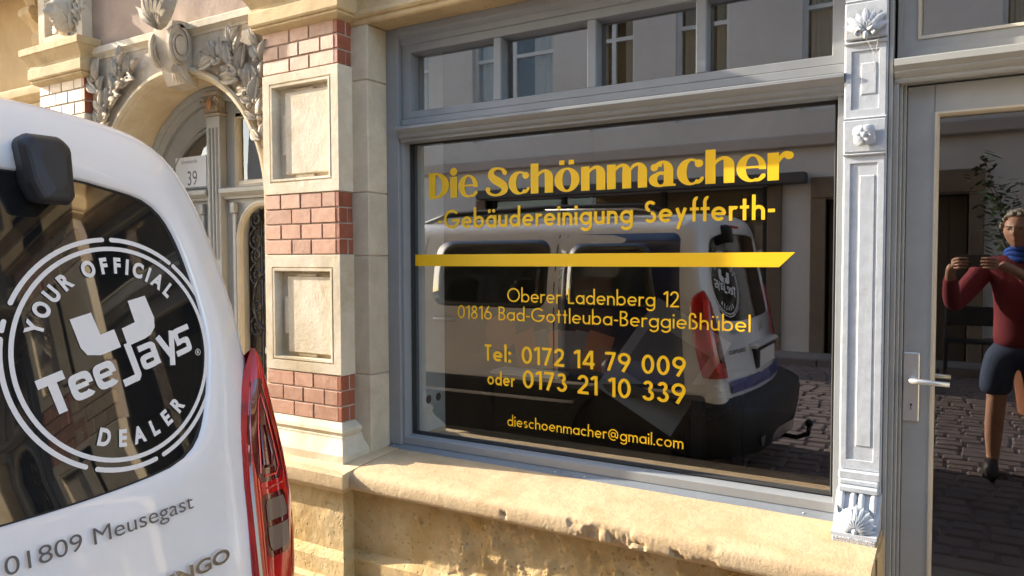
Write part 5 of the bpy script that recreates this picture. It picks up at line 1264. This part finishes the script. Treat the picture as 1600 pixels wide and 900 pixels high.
# ------------------------------------------------------------------ photographer behind the camera, mirrored in the door pane
PH = tag(empty('person', (.285, -3.22, 0)), 'grey haired man in red sweater and denim shorts holding up a phone with both hands', 'person')
def skin(name, chains, mat, parent, root=0, sub=2):
    """chains: list of lists of (x,y,z,r); equal points are shared"""
    V = []; Rr = []; E = []
    def vi(p):
        for i, q in enumerate(V):
            if (q-Vector(p[:3])).length < 1e-5: return i
        V.append(Vector(p[:3])); Rr.append(p[3]); return len(V)-1
    for c in chains:
        ids = [vi(p) for p in c]
        for a, b in zip(ids[:-1], ids[1:]): E.append((a, b))
    me = bpy.data.meshes.new(name); me.from_pydata([tuple(v) for v in V], E, []); o = bpy.data.objects.new(name, me); COL.objects.link(o)
    bm = bmesh.new(); bm.from_mesh(me); ly = bm.verts.layers.skin.verify(); bm.verts.ensure_lookup_table()
    for i, r in enumerate(Rr): bm.verts[i][ly].radius = (r, r); bm.verts[i][ly].use_root = (i == root)
    bm.to_mesh(me); bm.free(); o.modifiers.new('skin', 'SKIN')
    s_ = o.modifiers.new('sub', 'SUBSURF'); s_.levels = sub; s_.render_levels = sub; me.materials.append(MATS[mat])
    dg = bpy.context.evaluated_depsgraph_get(); m2 = bpy.data.meshes.new_from_object(o.evaluated_get(dg)); bpy.data.objects.remove(o, do_unlink=True)
    m2.name = name; m2.shade_smooth(); m2.materials.clear(); m2.materials.append(MATS[mat])
    o = bpy.data.objects.new(name, m2); COL.objects.link(o); o.parent = parent; return o
# local frame of the figure: phone is at (-.20, .50, 1.43)
sk = []
hip = (0, 0, .90, .07)
sk.append([hip, (0, 0, 1.08, .10), (0, .01, 1.25, .11), (0, .0, 1.38, .09), (.0, .02, 1.46, .055), (-.01, .06, 1.53, .055)])
for s in (-1, 1):
    sk.append([hip, (s*.10, 0, .80, .075), (s*.12, .02, .48, .062), (s*.13, -.01, .28, .058), (s*.13, -.02, .09, .038), (s*.14, .05, .045, .042), (s*.15, .16, .03, .035)])
shl = (0, .0, 1.38, .09)
elbR, wrR = (.27, .16, 1.12, .046), (-.06, .42, 1.37, .030)
elbL, wrL = (-.38, .18, 1.12, .046), (-.39, .44, 1.36, .030)
sk.append([shl, (.19, .01, 1.38, .068), elbR, wrR, (-.13, .47, 1.40, .034)])
sk.append([shl, (-.19, .01, 1.38, .068), elbL, wrL, (-.375, .485, 1.40, .034)])
obj_body = skin('body', sk, 'skin', PH)
# hands: five separate fingers each, closing on the phone
for s, (hx, hy, hz) in ((1, (-.14, .475, 1.405)), (-1, (-.38, .485, 1.405))):
    hd = []
    for k in range(4):
        z0 = hz+.030-.019*k; ln_ = (.068, .074, .070, .056)[k]
        hd.append([(hx, hy, hz, .026), (hx-s*.015, hy+.02, z0, .0105), (hx-s*.04, hy+.045, z0+.002, .0095), (hx-s*.04-s*ln_*.42, hy+.036, z0+.004, .0082), (hx-s*.04-s*ln_*.7, hy+.028, z0+.003, .0068)])
    hd.append([(hx, hy, hz, .026), (hx-s*.010, hy-.018, hz-.022, .013), (hx-s*.035, hy-.016, hz-.010, .011), (hx-s*.060, hy-.006, hz+.002, .009)])
    skin('hand', hd, 'skin', PH, 0, 1)
# clothes
sw = [[(0, 0, .83, .158), (0, 0, .93, .160), (0, 0, 1.08, .155), (0, .01, 1.25, .168), (0, .0, 1.38, .135), (0, .01, 1.44, .075)]]
for s, el, wr in ((1, elbR, wrR), (-1, elbL, wrL)):
    sw.append([(0, .0, 1.38, .135), (s*.195, .01, 1.375, .085), (*el[:3], .062), tuple(Vector(el[:3]).lerp(Vector(wr[:3]), .88))+(.044,)])
skin('sweater', sw, 'red_fabric', PH)
stt = [[(0, 0, .96, .150), (0, 0, .88, .155)]]
for s in (-1, 1): stt.append([(0, 0, .88, .155), (s*.105, .0, .80, .122), (s*.125, .01, .62, .105), (s*.128, .015, .52, .100)])
skin('denim_shorts', stt, 'denim', PH)
for s in (-1, 1): obj('shoe', MB().loops([[(s*.145+w_*cos(q*pi/6), .04+l_*sin(q*pi/6)+.03, z) for q in range(12)] for z, w_, l_ in ((.0, .048, .145), (.03, .052, .150), (.06, .048, .135), (.09, .040, .09), (.11, .036, .06))], True, True, True), 'leather', PH, True)
hd_ = MB(); head_mesh(hd_, (-.02, .07, 1.615), .118, pi+.25); o = obj('face', hd_, 'skin', PH, True)
hr = MB(); rr = random.Random(2)
for k in range(260):
    a = rr.uniform(0, 2*pi); e = rr.uniform(.05, 1.45)
    if cos(a-(-pi/2+pi)) > .35 and e > .75: continue
    x, y, z = sin(e)*cos(a), sin(e)*sin(a), cos(e)
    if y > .45 and z < .55: continue
    p = Vector((-.02+x*.085, .07+y*.105, 1.615+z*.118)); d = Vector((x, y, z*.6+.2)).normalized(); t = Vector((-y, x, .3))
    hr.tube([p-d*.006, p+d*.016+t*.006, p+d*.022+t*.020*(1 if k % 2 else -1)], [.010, .009, .003], 5)
obj('hair', hr, 'hair_grey', PH, True)
for q in (-1, 1):
    c_, s_n = cos(.25), sin(.25); ex, ey = q*.034, .098
    obj('eye', MB().ball((-.02+ex*c_-ey*s_n, .07+ex*s_n+ey*c_, 1.622), .010, 8, 6, (1, .5, .6)), 'photo_grey', PH)
    obj('eyebrow', MB().tube([(-.02+(ex-q*.018)*c_-(ey+.004)*s_n, .07+(ex-q*.018)*s_n+(ey+.004)*c_, 1.640), (-.02+(ex+q*.018)*c_-(ey-.004)*s_n, .07+(ex+q*.018)*s_n+(ey-.004)*c_, 1.642)], .005, 6), 'hair_grey', PH)
sc2 = MB()
for q in range(3): sc2.tube([(.075*cos(2*pi*k/20)*(1+.05*q), .03+.075*sin(2*pi*k/20), 1.435+.028*q+.01*sin(k*.9+q)) for k in range(21)], .022-.002*q, 8)
obj('scarf', sc2, 'blue_scarf', PH, True)
# phone: held up just behind the picture's viewpoint
SP = tag(empty('smartphone', (.025, -2.735, 1.425)), 'dark smartphone held level in both hands of the man in red', 'phone'); SP.rotation_euler = (0, 0, radians(14))
obj('case', MB().box(-.082, .082, -.0045, .0045, -.038, .038, .003), 'black_plastic', SP)
obj('screen', MB().box(-.078, .078, -.0052, -.0046, -.035, .035), 'side_glass', SP)
for k in range(3): obj('lens', MB().tube([(-.068, .0046, .025-.016*k), (-.068, .0066, .025-.016*k)], .0055, 14), 'side_glass', SP)
